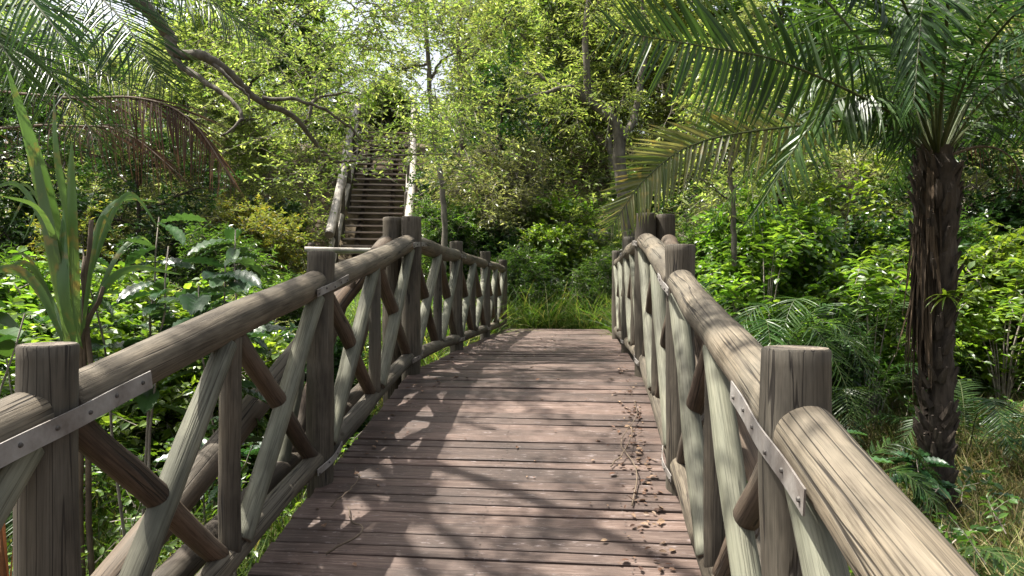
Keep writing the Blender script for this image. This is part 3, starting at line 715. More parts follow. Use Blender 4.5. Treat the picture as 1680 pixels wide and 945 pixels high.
def big_palm():
    bx, by = 3.48, 5.6; gz = Hs(bx, by); base = np.array([bx, by, gz])
    root = empty("feather_palm", tuple(base), 0, "large feather palm with a shaggy dark trunk beside the right railing", "palm")
    cz = px(1535, 240, 5.6)[2]
    mb = MB(); n = 46; t = np.linspace(0, 1, n)
    P = np.stack([.05*np.sin(t*2.6)+.03*np.sin(t*7)*(1-t), .02*np.sin(t*5), -.1+t*(cz-gz+.1)], -1)
    r = np.interp(t, [0, .1, .45, .62, .9, 1], [.19, .105, .088, .10, .115, .08])*(1+.07*np.sin(t*95)+.04*R.normal(size=n))
    tube(mb, P, r, 18, lump=.05)
    # old leaf bases
    for i in range(190):
        q = R.uniform(.05, .97); a = R.uniform(0, 6.28); p = np.array([0, 0, q*(cz-gz)]); o = np.array([math.cos(a), math.sin(a), 0])
        rr = np.interp(q, [0, .1, .45, .62, .9, 1], [.19, .105, .088, .10, .115, .08])
        tube(mb, np.array([p+o*rr*.8, p+o*(rr+.025)+[0, 0, .06], p+o*(rr+.06+.05*q*R.uniform())+[0, 0, .12+.12*q*R.uniform()]]), [.036, .026, .010], 5)
    mb.obj("trunk", M['barkdark'], root)
    # hanging dry skirt, thickest on the left
    mb = MB(); k = 240
    a = np.concatenate([R.normal(math.pi, .45, 180), R.uniform(0, 6.28, 60)])
    z0 = R.uniform(.66, 1.0, k)*(cz-gz); o = np.stack([np.cos(a), np.sin(a), a*0], -1)
    P0 = o*(.085+R.uniform(0, .04, k))[:, None]; P0[:, 2] = z0
    D = np.stack([o[:, 0]*.09, o[:, 1]*.06, -np.ones(k)], -1)+R.normal(size=(k, 3))*.055
    leaves(mb, T_blade(.028, 4, .05, .6), P0, D, o, np.where(np.arange(k) < 180, R.uniform(.4, 1.15, k), R.uniform(.2, .5, k)), 0, .3)
    mb.obj("dead_leaf_skirt", M['fibre'], root)
    C = px(1538, 262, 5.6)
    F = []
    # (control pixels with depth)
    F.append(([C, px(1470, 190, 5.4), px(1290, 104, 5.0), px(1155, 76, 4.7), px(1000, 50, 4.4)], dict(lf=.60, n=52, hang=.18, w=.027, vee=.0, roll=1.45, sweep=.5, droop=.08, jit=.06)))
    F.append(([C, px(1440, 200, 5.6), px(1310, 206, 5.3), px(1150, 232, 5.0), px(1060, 292, 4.8), px(1003, 372, 4.7)], dict(lf=.40, n=58, matl='l_palmold', hang=.15, w=.020, vee=.0, roll=1.25, sweep=1.0, droop=.06, jit=.06)))
    F.append(([C, px(1500, 150, 5.3), px(1450, 30, 4.9), px(1380, -70, 4.6), px(1270, -110, 4.3)], dict(lf=.62, n=54, hang=.5, w=.027, roll=.9)))
    F.append(([C, px(1545, 120, 5.5), px(1560, -40, 5.3), px(1600, -180, 5.0)], dict(lf=.5, n=44, hang=.1, w=.02)))
    F.append(([C, px(1590, 140, 5.4), px(1650, 60, 5.0), px(1760, 30, 4.5), px(1850, 90, 4.2)], dict(lf=.55, n=50, w=.02, roll=-.5)))
    F.append(([C, px(1600, 200, 5.6), px(1680, 150, 5.6), px(1790, 170, 5.5), px(1860, 260, 5.4)], dict(lf=.5, n=50, w=.018, hang=.6)))
    F.append(([C, px(1590, 215, 5.9), px(1650, 190, 6.3), px(1720, 200, 6.7), px(1790, 290, 6.9)], dict(lf=.45, n=46, w=.018, hang=.7)))
    F.append(([C, px(1500, 130, 5.9), px(1440, 90, 6.4), px(1360, 110, 6.8), px(1290, 190, 7.0)], dict(lf=.5, n=46, w=.02, roll=.6)))
    F.append(([C, px(1480, 215, 6.0), px(1400, 170, 6.5), px(1330, 190, 7.0), px(1280, 270, 7.2)], dict(lf=.42, n=46, w=.018, hang=.6)))
    F.append(([C, px(1560, 120, 6.1), px(1600, 30, 6.9), px(1660, 0, 7.6), px(1740, 60, 8.0)], dict(lf=.5, n=46, w=.02)))
    F.append(([C, px(1520, 140, 5.2), px(1480, 0, 4.3), px(1380, -90, 3.4), px(1240, -120, 2.9)], dict(lf=.5, n=46, hang=.3, w=.02, roll=.4)))
    F.append(([C, px(1590, 120, 5.1), px(1690, 0, 4.3), px(1740, 20, 3.7), px(1730, 120, 3.3)], dict(lf=.5, n=44, w=.016, hang=.2, roll=.5, matl='l_palm')))
    F.append(([C, np.array([2.6, 5.0, 3.9]), np.array([1.4, 4.1, 4.6]), np.array([.3, 3.3, 4.7]), np.array([-.6, 2.7, 4.4])], dict(lf=.5, n=60, hang=.3, w=.022)))  # unseen fronds over the deck, added to band the right rail with shade
    F.append(([C, np.array([2.8, 5.9, 4.0]), np.array([1.6, 5.9, 5.0]), np.array([.3, 6.0, 5.3]), np.array([-.8, 6.2, 5.0])], dict(lf=.5, n=60, hang=.3, w=.022)))
    F.append(([C, np.array([2.7, 4.2, 3.9]), np.array([1.7, 2.8, 4.4]), np.array([.7, 1.7, 4.4]), np.array([-.1, 1.0, 4.1])], dict(lf=.5, n=60, hang=.3, w=.022)))  # unseen too, added to shade the near end of the right rail
    F.append(([C, px(1600, 60, 5.0), px(1700, -20, 4.2), px(1790, 20, 3.6), px(1800, 130, 3.2)], dict(lf=.62, n=40, w=.014, hang=.1, roll=1.2, sweep=.2, matl='l_palmold')))
    for k_, (a1, e1, l1, d1) in enumerate([(2.9, .9, 2.2, .9), (2.4, .6, 2.0, 1.0), (.3, .7, 2.1, 1.0), (-.4, .9, 2.3, .9), (1.2, .8, 2.2, .8), (2.0, 1.2, 2.4, .6), (3.5, .5, 1.9, 1.1), (-.9, .6, 2.0, 1.0), (4.1, .9, 2.1, .9), (.8, 1.3, 2.3, .5)]):
        o_ = np.array([math.cos(a1), math.sin(a1), 0])
        F.append(([C+[0, 0, -.03], C+o_*l1*.22+[0, 0, l1*.42*e1], C+o_*l1*.6+[0, 0, l1*(.62*e1-.12*d1)], C+o_*l1+[0, 0, l1*(.5*e1-.5*d1)]], dict(lf=.5, n=46, w=.022, hang=.75, roll=.5*math.sin(k_*2.3), sweep=.8, jit=.16)))
    F.append(([C, px(1500, 225, 5.8), px(1455, 215, 6.0), px(1415, 260, 6.1)], dict(lf=.34, n=30, w=.012, hang=1.2, gap=.2)))
    F.append(([C, px(1610, 240, 5.5), px(1660, 260, 5.4), px(1690, 330, 5.4)], dict(lf=.30, n=26, w=.006, matl='l_dry', gap=.5, hang=1.4)))
    for pts, kw in F:
        frond("dry_frond" if kw.get('matl') == 'l_dry' else "frond", pts, root, base, **kw)
    return root
big_palm()

def left_palm():
    C = px(-330, -60, 4.6); base = np.array([C[0], C[1], Hs(C[0], C[1])])
    root = empty("feather_palm", tuple(base), 0, "feather palm reaching in at the upper left with green fronds and hanging brown ones", "palm")
    mb = MB(); n = 30; t = np.linspace(0, 1, n)
    tube(mb, np.stack([t*0, t*0, -.1+t*(C[2]-base[2]+.1)], -1), .15*(1+.06*np.sin(t*80)), 12, lump=.05); mb.obj("trunk", M['barkdark'], root)
    F = [([C, px(-120, -140, 4.4), px(80, -60, 4.2), px(190, 20, 4.1), px(260, 130, 4.0)], dict(lf=.62, n=58, w=.009, hang=.35, roll=-.5, sweep=.6)),
         ([C, px(-100, -160, 4.7), px(130, -110, 4.8), px(290, -40, 4.9), px(420, 60, 5.0)], dict(lf=.62, n=66, w=.008, hang=.5, roll=-.6)),
         ([C, px(-80, -60, 4.9), px(150, -30, 5.0), px(330, 0, 5.1), px(470, 90, 5.2)], dict(lf=.55, n=64, w=.007, hang=.3, roll=-.8)),
         ([C, px(-150, -30, 3.8), px(-60, -60, 3.3), px(30, -20, 3.0), px(110, 70, 2.9)], dict(lf=.42, n=44, w=.012, hang=.5, roll=-.5)),
         ([C, px(-150, 20, 3.9), px(-80, 20, 3.5), px(-20, 50, 3.3), px(40, 130, 3.2)], dict(lf=.42, n=40, w=.012, hang=.7, roll=-.4)),
         ([C, px(-140, 20, 4.9), px(60, 10, 5.2), px(200, 70, 5.4), px(330, 190, 5.5)], dict(lf=.62, n=64, w=.008, hang=.35, roll=-.7)),
         ([C, px(-160, 60, 4.4), px(-20, 70, 4.2), px(80, 120, 4.1), px(160, 230, 4.0)], dict(lf=.55, n=54, w=.008, hang=.5, roll=-.5)),
         ([C, px(-150, 60, 5.4), px(0, 60, 5.8), px(190, 130, 6.0), px(330, 260, 6.1)], dict(lf=.6, n=64, w=.008, hang=.3, roll=-.8)),
         ([C, px(-200, -200, 4.0), px(-60, -260, 3.6), px(100, -220, 3.3), px(200, -120, 3.2)], dict(lf=.5, n=50, w=.01)),
         ([C, px(-100, 120, 5.0), px(90, 158, 4.6), px(225, 160, 4.4), px(310, 195, 4.3), px(385, 300, 4.2)], dict(lf=.46, n=70, w=.0065, matl='l_dry', hang=.9, gap=.1, start=.35, roll=-.9, sweep=1.3)),
         ([C, px(-100, 190, 5.4), px(90, 205, 4.8), px(200, 215, 4.6), px(300, 290, 4.5)], dict(lf=.40, n=56, w=.006, matl='l_dry', hang=.9, gap=.2, start=.35, roll=-.9, sweep=1.3)),
         ([C, px(-420, -200, 4.0), px(-560, -160, 3.4), px(-650, 0, 3.0)], dict(lf=.5, n=40, w=.012)),
         ([C, px(-360, -260, 5.2), px(-330, -300, 6.2), px(-260, -180, 7.0)], dict(lf=.5, n=40, w=.012))]
    for pts, kw in F: frond("dry_frond" if kw.get('matl') == 'l_dry' else "frond", pts, root, base, **kw)
left_palm()

def small_palm(x, y, h, nf, L, label, seed, dz=0, matl='l_palm'):
    base = np.array(gp(x, y, dz)); root = empty("young_palm", tuple(base), 0, label, "palm", "young palms in the undergrowth")
    for i in range(nf):
        az = seed+i*2.4; el = R.uniform(.5, 1.3); ln = L*R.uniform(.8, 1.1)
        o = np.array([math.cos(az), math.sin(az), 0])
        pts = [base+[0, 0, 0], base+o*ln*.25*(1.5-el*.6)+[0, 0, h*.75*el*.8], base+o*ln*.6+[0, 0, h*el*.85], base+o*ln+[0, 0, h*el*.45]]
        frond("frond", pts, root, base, lf=.30*L/1.3, n=46, r=.008, w=.011, hang=.2, start=.25, segs=4, matl=matl)
for a in [(2.6, 7.4, 2.0, 15, 1.5, "young bushy palm rising behind the second right railing post", 0.3),
          (3.6, 7.7, 1.7, 12, 1.5, "young palm with fine leaflets midway between the right railing and the palm trunk", 1.1),
          (2.5, 5.4, .95, 9, 1.0, "low young palm just outside the right handrail, nearest the rail", 2.0),
          (2.5, 4.3, .6, 8, .85, "low young palm on the dry grass behind the nearest right post", .8),
          (4.6, 6.9, .9, 8, 1.1, "low young palm to the right of the shaggy trunk", .2),
          (-3.2, 4.6, .9, 7, 1.0, "low young palm beneath the strap leaved plant", 1.9)]:
    small_palm(*a)

# ------------------------------------------------------------------ ribbed big-leaved plants, strap plant
TR = T_ribbed(.20, 14, .30); 
def ribbed_plant(x, y, h, n, L, label, name="ribbed_leaf_plant", mat='l_ribbed', at=None, T=None, stems=3, spread=.35):
    base = np.array(gp(x, y)) if at is None else np.array(at)
    root = empty(name, tuple(base), 0, label, "plant", "broad leaved plants"); tb = MB(); fb = MB()
    for s_ in range(stems):
        az = R.uniform(0, 6.28); e = np.array([math.cos(az), math.sin(az), 0])*spread*R.uniform(.3, 1)+[0, 0, h*R.uniform(.75, 1)]
        P = wander(bez([[0, 0, -.05], e*.5+[0, 0, h*.1], e], 10), .01); tube(tb, P, np.linspace(.009, .003, 10), 6)
        k = n//stems; q = R.uniform(.3, 1, k)**.6; pp = np.stack([np.interp(q*9, np.arange(10), P[:, j]) for j in range(3)], -1)
        a = np.arange(k)*2.4+R.uniform(0, 6); D = np.stack([np.cos(a), np.sin(a), R.uniform(-.25, .5, k)], -1)
        leaves(fb, T or TR, pp, D, UPV+R.normal(size=(k, 3))*.25, L*R.uniform(.7, 1.1, k))
    tb.obj("stems", M['twig'], root, True); fb.obj("foliage", M[mat], root, True); return root
TRN = T_ribbed(.15, 16, .45)
for a in [
 (-1.32, 3.25, 2.5, 66, .23, "ribbed dark leaved plant leaning over the left handrail between the first and second posts"),
 (-1.85, 3.4, 2.45, 54, .23, "ribbed leaved plant standing just left of the one that overhangs the left handrail"),
 (-2.0, 2.9, .8, 24, .30, "low ribbed leaved plant seen through the first cross braced bay of the left railing"),
 (-2.2, 5.0, 1.1, 24, .28, "low ribbed leaved plant outside the third post bay of the left railing"),
 (1.95, 4.2, .85, 22, .26, "dark ribbed leaved plant against the outside of the right handrail"),
 (2.3, 5.0, 1.15, 26, .28, "dark ribbed leaved plant with white veined leaves left of the palm foot"),
 (3.25, 5.25, .75, 27, .24, "dark ribbed leaved plant touching the left of the foot of the palm trunk"),
 (4.1, 4.9, .5, 24, .24, "small dark ribbed leaved plant to the right of the palm foot"),
 (3.7, 3.6, .65, 24, .28, "dark ribbed leaved plant in the lower right corner"),
 (2.15, 6.2, 1.2, 26, .30, "dark ribbed leaved plant between the young palms and the right railing"),
 (1.9, 3.2, .55, 18, .24, "small dark ribbed leaved plant behind the nearest right post"),
 (-1.9, 2.3, .65, 21, .26, "small ribbed leaved plant at the foot of the nearest left post"),
]: ribbed_plant(*a)
ribbed_plant(*px(922, 330, 15.2)[:2], 1.0, 30, .55, "bright broad leaved plant beside the pale rocks on the slope", "broad_leaf_plant", 'l_bright', T=T_oval(.2, .08, .2))
# big glossy dark leaves at left edge
TG = T_oval(.30, .10, .25)
ribbed_plant(-2.55, 3.0, 2.0, 42, .24, "tall plant with glossy oval dark leaves at the left edge beside the strap leaved plant", "glossy_leaf_plant", 'l_dark', T=TG, stems=4, spread=.45)
ribbed_plant(-3.4, 4.6, 1.9, 40, .20, "taller glossy leaved plant behind the strap leaved plant", "glossy_leaf_plant", 'l_green', T=TG, stems=4, spread=.5)

def strap_plant():
    base = np.array(gp(*px(105, 600, 3.2)[:2])); root = empty("strap_leaf_plant", tuple(base), 0, "tall upright plant with long pleated sword shaped leaves at the left edge", "plant")
    def blade(pts, w, name="blade"):
        P = bez(pts, 22)-base; T = norm(np.gradient(P, axis=0)); S = norm(np.cross(T, np.array([.15, 1., .1]))); Nn = np.cross(S, T)
        k = 9; t = np.linspace(0, 1, 22); ww = .72*w*np.clip(np.minimum(.45+t*2.2, (1-t)**.75*1.9), 0, 1)
        c = np.linspace(-1, 1, k); zz = np.where(np.arange(k) % 2, .10, -.06)
        V = P[:, None]+ww[:, None, None]*(c[None, :, None]*S[:, None]*.5+(zz[None, :, None]+.18*(c**2)[None, :, None])*Nn[:, None]*.5)
        mb = MB(); mb.grid(V); mb.obj(name, M['l_strap'], root, True)
    blade([px(118, 560, 3.1), px(95, 420, 3.0), px(60, 270, 2.9), px(8, 100, 2.8)], .13)
    blade([px(120, 560, 3.2), px(112, 380, 3.15), px(92, 250, 3.1), px(88, 150, 3.1)], .055)
    blade([px(128, 560, 3.1), px(120, 420, 3.0), px(116, 300, 3.0), px(118, 228, 3.0)], .075)
    blade([px(115, 570, 3.0), px(90, 440, 2.9), px(70, 330, 2.9), px(48, 200, 2.9)], .09)
    blade([px(120, 570, 3.0), px(108, 460, 2.9), px(92, 400, 2.9), px(60, 340, 2.8), px(0, 320, 2.7)], .05)
    blade([px(130, 560, 3.3), px(150, 400, 3.3), px(190, 330, 3.4), px(260, 330, 3.5)], .04)
    blade([px(130, 570, 3.2), px(165, 480, 3.2), px(215, 440, 3.2), px(300, 450, 3.2)], .05)
    blade([px(110, 570, 3.3), px(60, 470, 3.3), px(10, 440, 3.3), px(-60, 470, 3.3)], .07)
    blade([px(125, 570, 3.0), px(105, 500, 2.9), px(102, 420, 2.9), px(104, 340, 2.95)], .085)
    blade([px(128, 570, 3.4), px(185, 430, 3.5), px(225, 390, 3.6), px(250, 400, 3.7)], .04)
    for i in range(12):
        a = R.uniform(-.9, .8); hgt = R.uniform(140, 270); bx = 120+R.uniform(-14, 18); dd = R.uniform(2.9, 3.6)
        blade([px(bx, 575, 3.2), px(bx+a*60, 575-hgt*.6, dd), px(bx+a*130, 575-hgt, dd), px(bx+a*210, 575-hgt*R.uniform(.7, 1.05), dd)], R.uniform(.02, .045))
    mb = MB(); R2 = [((118, 560), (95, 640)), ((140, 420), (150, 620)), ((170, 470), (120, 640)), ((100, 500), (130, 640)), ((150, 360), (135, 640))]
    for a, b in R2: tube(mb, wander(bez([px(*a, 3.2)-base, px(*b, 3.2)-base, px(b[0], b[1], 3.2)*[1, 1, 0]+[0, 0, base[2]-.1]-base], 12), .008), np.linspace(.01, .014, 12), 6)
    mb.obj("stems", M['dryrachis'], root, True)
strap_plant()

def sprig_shrub(x, y, label, h=1.6, L=.17, n=16):
    "arching sprays of paired bright leaflets"
    base = np.array(gp(x, y)); root = empty("pinnate_shrub", tuple(base), 0, label, "shrub", "pinnate leaved shrubs"); tb = MB(); fb = MB()
    for i in range(n):
        az = R.uniform(0, 6.28); o = np.array([math.cos(az), math.sin(az), 0]); hh = h*R.uniform(.4, 1.05); ln = R.uniform(.3, .9)
        P = bez([[0, 0, 0], o*ln*.3+[0, 0, hh*.7], o*ln*.8+[0, 0, hh], o*(ln+.35)+[0, 0, hh*.9]], 20); tube(tb, P, np.linspace(.010, .003, 20), 4)
        for s_ in (-1, 1):
            for part in range(3):
                q = np.linspace(.45, 1, 13); pp = np.stack([np.interp(q*19, np.arange(20), P[:, j]) for j in range(3)], -1)+R.normal(size=(13, 3))*[.10, .10, .12]*(part > 0)
                T = norm(np.stack([np.interp(q*19, np.arange(20), np.gradient(P[:, j])) for j in range(3)], -1))
                S = norm(np.cross(T, UPV+.01)); leaves(fb, TO, pp, S*s_+T*.5+R.normal(size=(13, 3))*.2, UPV+R.normal(size=(13, 3))*.3, L*R.uniform(.7, 1, 13)*(.6+.4*np.sin(q*3)))
    tb.obj("stems", M['twig'], root); fb.obj("foliage", M['l_bright'], root)
for a in [(3.3, 8.9, "shrub with arching sprays of paired bright leaves above the young palms", 2.3),
          (4.3, 8.2, "shrub with paired bright leaves just left of the palm trunk", 2.2),
          (6.6, 9.2, "shrub with paired bright leaves just right of the palm trunk", 2.2),
          (5.2, 11.0, "taller shrub with paired bright leaves behind the palm trunk", 2.9),
          (-4.0, 5.6, "shrub with paired bright leaves behind the glossy leaved plant on the left", 1.8),
          (8.6, 9.0, "shrub with paired bright leaves near the right edge", 1.9),
          (1.15, 15.6, "tall bright shrub standing before the rocks on the slope", 1.5)]:
    sprig_shrub(*a)

# ------------------------------------------------------------------ individual bare or curving trees
def branch_tree():
    b0 = np.array([-4.6, 4.3, Hs(-4.6, 4.3)]); root = empty("leaning_tree", tuple(b0), 0, "old lichen grey tree whose long crooked limb sweeps across the top left to the staircase", "tree")
    tb = MB(); fork = px(60, -260, 5.4)
    tube(tb, wander(bez([b0-[0, 0, .2]-b0, (b0+fork)/2-b0+[-.2, 0, .3], fork-b0], 20), .01), np.linspace(.17, .10, 20), 12, lump=.04); tb.obj("trunk", M['bark'], root, True)
    def limb(pts, r0, r1, n=40, wn=.010):
        mb = MB(); P = wander(bez(pts, n), wn)-b0; tube(mb, P, np.linspace(r0, r1, n), 9, lump=.06); mb.obj("limb", M['bark'], root, True); return P
    D = 6.0
    limb([fork, px(140, -100, 5.6), px(235, 0, 5.8), px(282, 55, D), px(290, 85, D), px(340, 92, D), px(390, 125, 6.2), px(430, 160, 6.4), px(480, 185, 6.6), px(520, 230, 6.9), px(555, 262, 7.2), px(640, 255, 7.6), px(770, 252, 8.2)], .068, .006, 70, .006)
    limb([px(284, 60, D), px(290, 100, D), px(330, 128, 5.9), px(372, 160, 5.8), px(392, 195, 5.7), px(366, 220, 5.6)], .036, .009, 40, .008)
    limb([px(340, 95, D), px(395, 150, D), px(410, 175, D)], .02, .006, 16)
    limb([px(500, 200, 6.8), px(515, 165, 6.9), px(560, 150, 7.1), px(590, 165, 7.3)], .022, .006, 20)
    limb([px(430, 160, 6.4), px(520, 170, 6.6), px(590, 220, 6.9), px(615, 240, 7.0)], .02, .006, 24)
    # overhead limbs out of view, added so their canopy dapples the deck
    ends = []
    for e in [(-2.2, 5.4, 6.6), (-2.8, 7.2, 7.0), (-.3, 6.2, 6.9), (-1.9, .9, 5.5), (.2, 1.3, 5.2), (-1.5, 8.2, 7.3), (-2.2, 2.2, 6.1), (0.2, 8.6, 7.8), (-3.6, 9.4, 7.2)]:
        P = limb([fork, (fork+np.array(e))/2+[0, 0, .5], np.array(e)], .06, .014, 26, .02); ends.append(P)
    fb = MB(); tw = MB()
    for P in ends:
        for j in range(8):
            p = P[int(R.uniform(.5, 1)*25)]; sd = norm(R.normal(size=3)*[1, 1, .4]); ln = R.uniform(.5, 1.2)
            sp = np.array([p, p+sd*ln*.5+[0, 0, .06], p+sd*ln]); tube(tw, sp, [.014, .009, .004], 4)
            k = 7; w = R.uniform(.2, 1, (k, 1)); P0 = p+sd*ln*w
            twigs_leaves(fb, tw, P0, norm(sd*.5+R.normal(size=(k, 3))*.7), .38, 10, TS, .11, jit=.3)
    tw.obj("twigs", M['bark'], root); fb.obj("crown", M['l_green'], root)
    fb = MB(); tw = MB()
    for i in range(175):
        x = R.uniform(350, 800); y = R.uniform(-30, 300)
        if (525 < x < 705 and y > 165 and not (y < 262 and R.uniform() < .6)) or (620 < x < 710 and 40 < y < 165) or (x < 420 and y > 170): continue
        dd = R.uniform(6.6, 9.5); k = 6
        twigs_leaves(fb, tw, np.repeat(px(x, y, dd)[None]-b0, k, 0)+R.normal(size=(k, 3))*.06, norm(R.normal(size=(k, 3))*[1, .8, .5]), R.uniform(.25, .6), 10, TS, .075, jit=.35, twigr=.005)
    tw.obj("twigs", M['twig'], root); fb.obj("foliage", M['l_yellow'], root)
branch_tree()

def bare_tree(name, label, trunk_pts, limbs, mat='bark', r=(.08, .04)):
    p0 = np.array(trunk_pts[0]); base = np.array([p0[0], p0[1], Hs(p0[0], p0[1])-.05]); root = empty(name, tuple(base), 0, label, "tree")
    mb = MB(); pts = [base]+[np.array(p) for p in trunk_pts]; P = wander(bez(pts, 50), .012)-base
    tube(mb, P, np.linspace(r[0], r[1], 50), 10, lump=.05); mb.obj("trunk", M[mat], root, True)
    fb = MB(); tw = MB()
    for l in limbs:
        mb = MB(); Q = wander(bez(l[0], 30), .012)-base; tube(mb, Q, np.linspace(l[1], l[2], 30), 8, lump=.05); mb.obj("branch", M[mat], root, True)
        for j in range(5):
            p = Q[int(R.uniform(.4, 1)*29)]; k = 6; dd = rdir(k, .3)
            twigs_leaves(fb, tw, np.repeat(p[None], k, 0), dd, .5, 9, TN, .12)
    for j in range(45):
        p = P[int(R.uniform(.62, 1)*49)]+R.normal(size=3)*[.5, .4, .3]; k = 5
        twigs_leaves(fb, tw, np.repeat(p[None], k, 0), rdir(k, .3), .7, 12, TN, .12)
    tw.obj("twigs", M['twig'], root); fb.obj("crown", M['l_yellow'], root)
d = 13.5
bare_tree("grey_tree", "stout pale grey tree with a forked crooked trunk behind the drooping frond tip",
          [px(1032, 380, d), px(1025, 300, d), px(1018, 215, d), px(990, 185, d), px(968, 160, d), px(960, 60, d), px(975, -60, d)],
          [([px(965, 170, d), px(945, 142, 13.2), px(900, 152, 12.8), px(850, 163, 12.4)], .07, .02),
           ([px(1020, 230, d), px(1045, 180, 13.8), px(1060, 90, 14), px(1050, -20, 14)], .09, .03),
           ([px(960, 165, d), px(880, 120, 13.8), px(860, 118, 14)], .05, .015)], mat='barkgrey', r=(.17, .04))
d = 13.0
bare_tree("slender_tree", "slender straight grey tree rising right beside the staircase", [px(727, 395, d), px(722, 300, d), px(708, 180, d), px(700, 90, d), px(692, -10, d), px(690, -90, d)],
          [([px(700, 105, d), px(660, 115, d), px(640, 108, d)], .03, .01), ([px(703, 130, d), px(740, 90, d), px(790, 60, d)], .03, .01)], r=(.065, .03))
d = 15.5
bare_tree("dark_slender_tree", "dark slender tree in the shade a little right of the slender grey one", [px(756, 345, d), px(754, 270, d), px(758, 200, d), px(750, 60, d), px(770, -60, d)],
          [([px(758, 200, d), px(800, 170, d), px(850, 150, d)], .04, .015), ([px(755, 110, d), px(800, 60, d), px(840, 10, d)], .04, .015)], mat='barkdark', r=(.12, .04))
d = 9.5
bare_tree("thin_tree", "thin grey sapling between the drooping palm frond and the palm trunk", [px(1203, 420, d), px(1202, 300, d), px(1205, 200, d), px(1215, 90, d)],
          [([px(1203, 310, d), px(1240, 280, d), px(1290, 250, d)], .018, .007), ([px(1203, 330, d), px(1160, 295, d), px(1130, 285, d)], .016, .006)], r=(.045, .02))
d = 11.0
bare_tree("thin_dark_tree", "thin dark sapling in the shade right of the young palms", [px(1272, 470, d), px(1270, 380, d), px(1278, 300, d), px(1262, 180, d)],
          [([px(1275, 330, d), px(1310, 290, d), px(1330, 240, d)], .02, .007)], mat='barkdark', r=(.10, .03))

def epiphyte():
    c = np.array([3.46, 5.46, px(0, 485, 5.46)[2]]); root = empty("epiphyte", tuple(c), 0, "small bright green star shaped plant growing out of the palm trunk", "plant")
    fb = MB(); n = 26; a = R.uniform(3.4, 6.6, n)-0.2; D = np.stack([np.cos(a), np.sin(a)*.8, R.uniform(-.1, 1.0, n)], -1)
    leaves(fb, T_blade(.07, 6, .5, .35, base=.5), np.zeros((n, 3))+R.normal(size=(n, 3))*.012, D, np.tile(UPV, (n, 1)), R.uniform(.16, .30, n))
    fb.obj("leaves", M['l_bright'], root)
epiphyte()
# ------------------------------------------------------------------ rocks
def rock(x, y, r, sq, label, dz=0):
    import bmesh
    bm = bmesh.new(); bmesh.ops.create_icosphere(bm, subdivisions=4, radius=r)
    ph = R.uniform(0, 6, 6)
    for v in bm.verts:
        c = v.co/r; f = 1+.16*math.sin(3*c.x+ph[0])*math.cos(2.5*c.y+ph[1])+.09*math.sin(6*c.z+ph[2]+4*c.x)+.05*math.sin(11*c.y+ph[3]+7*c.x)
        v.co *= f; v.co.z *= sq; v.co.x *= 1.25
    me = bpy.data.meshes.new("rock"); bm.to_mesh(me); bm.free(); me.materials.append(M['rock'])
    for p in me.polygons: p.use_smooth = True
    o = link("rock", me); o.location = gp(x, y, r*sq*.25+dz); tag(o, label, "rock", "rocks on the slope")
p = px(975, 325, 15.9); rock(p[0], p[1], .42, .5, "pale rock highest of the three on the slope below the grey tree", .25)
p = px(925, 352, 15.0); rock(p[0], p[1], .5, .42, "wide pale rock lowest on the slope above the deck end", .2)
p = px(1010, 345, 15.2); rock(p[0], p[1], .34, .5, "small pale rock right of the wide one on the slope", .2)

# ------------------------------------------------------------------ ground cover (uncountable)
def scatter_grass(name, label, cat, n, region, T, L, mat, up=1.2, dens=None):
    x = R.uniform(region[0], region[1], n); y = R.uniform(region[2], region[3], n)
    # clump
    cx = R.normal(size=n)*.05; cy = R.normal(size=n)*.05; q = R.integers(0, max(1, n//14), n); x = x[q]+cx; y = y[q]+cy
    c, s_ = math.cos(TH), math.sin(TH); bu = x*c-y*s_-OFF; bv = x*s_+y*c
    keep = ~((np.abs(bu) < 1.0) & (bv < V_END+.15))
    if dens is not None: keep &= dens(x, y)
    x, y = x[keep], y[keep]; z = H(x, y)-.02
    D = R.normal(size=(len(x), 3))*.55; D[:, 2] = up+np.abs(D[:, 2])
    N = R.normal(size=(len(x), 3)); N[:, 2] *= .2
    mb = MB(); leaves(mb, T, np.stack([x, y, z], -1), D, N, L*R.uniform(.5, 1.2, len(x)), 0, .25)
    o = mb.obj(name, M[mat]); tag(o, label, cat, kind="stuff"); return o
def inview0(x, y): return inview(x, y) & ~((np.abs(x-.62*y) < .42) & (y > 2.6) & (y < 5.5) & (R.uniform(size=np.shape(x)) < .75))
def inview(x, y): return (np.abs(x) < np.maximum(y, .3)*.85+1.2)
TG3 = T_blade(.018, 4, .55, .4, base=.8)
scatter_grass("bank_grass", "long green grass growing on the bank at the far end of the deck", "grass", 42000, (-5, 6, 9.8, 16.5), T_blade(.012, 5, .9, .4, base=.8), .75, 'grass', dens=inview)
scatter_grass("dry_grass", "dry straw and green grass on the clearing to the right of the bridge", "grass", 110000, (1.0, 10, 1.2, 9.5), T_blade(.013, 5, .6, .4, base=.8), .55, 'straw', .8, dens=inview0)
scatter_grass("left_grass", "green and straw grass under the shrubs to the left of the bridge", "grass", 40000, (-9, -1, .8, 10), TG3, .45, 'grass', .9, dens=inview)
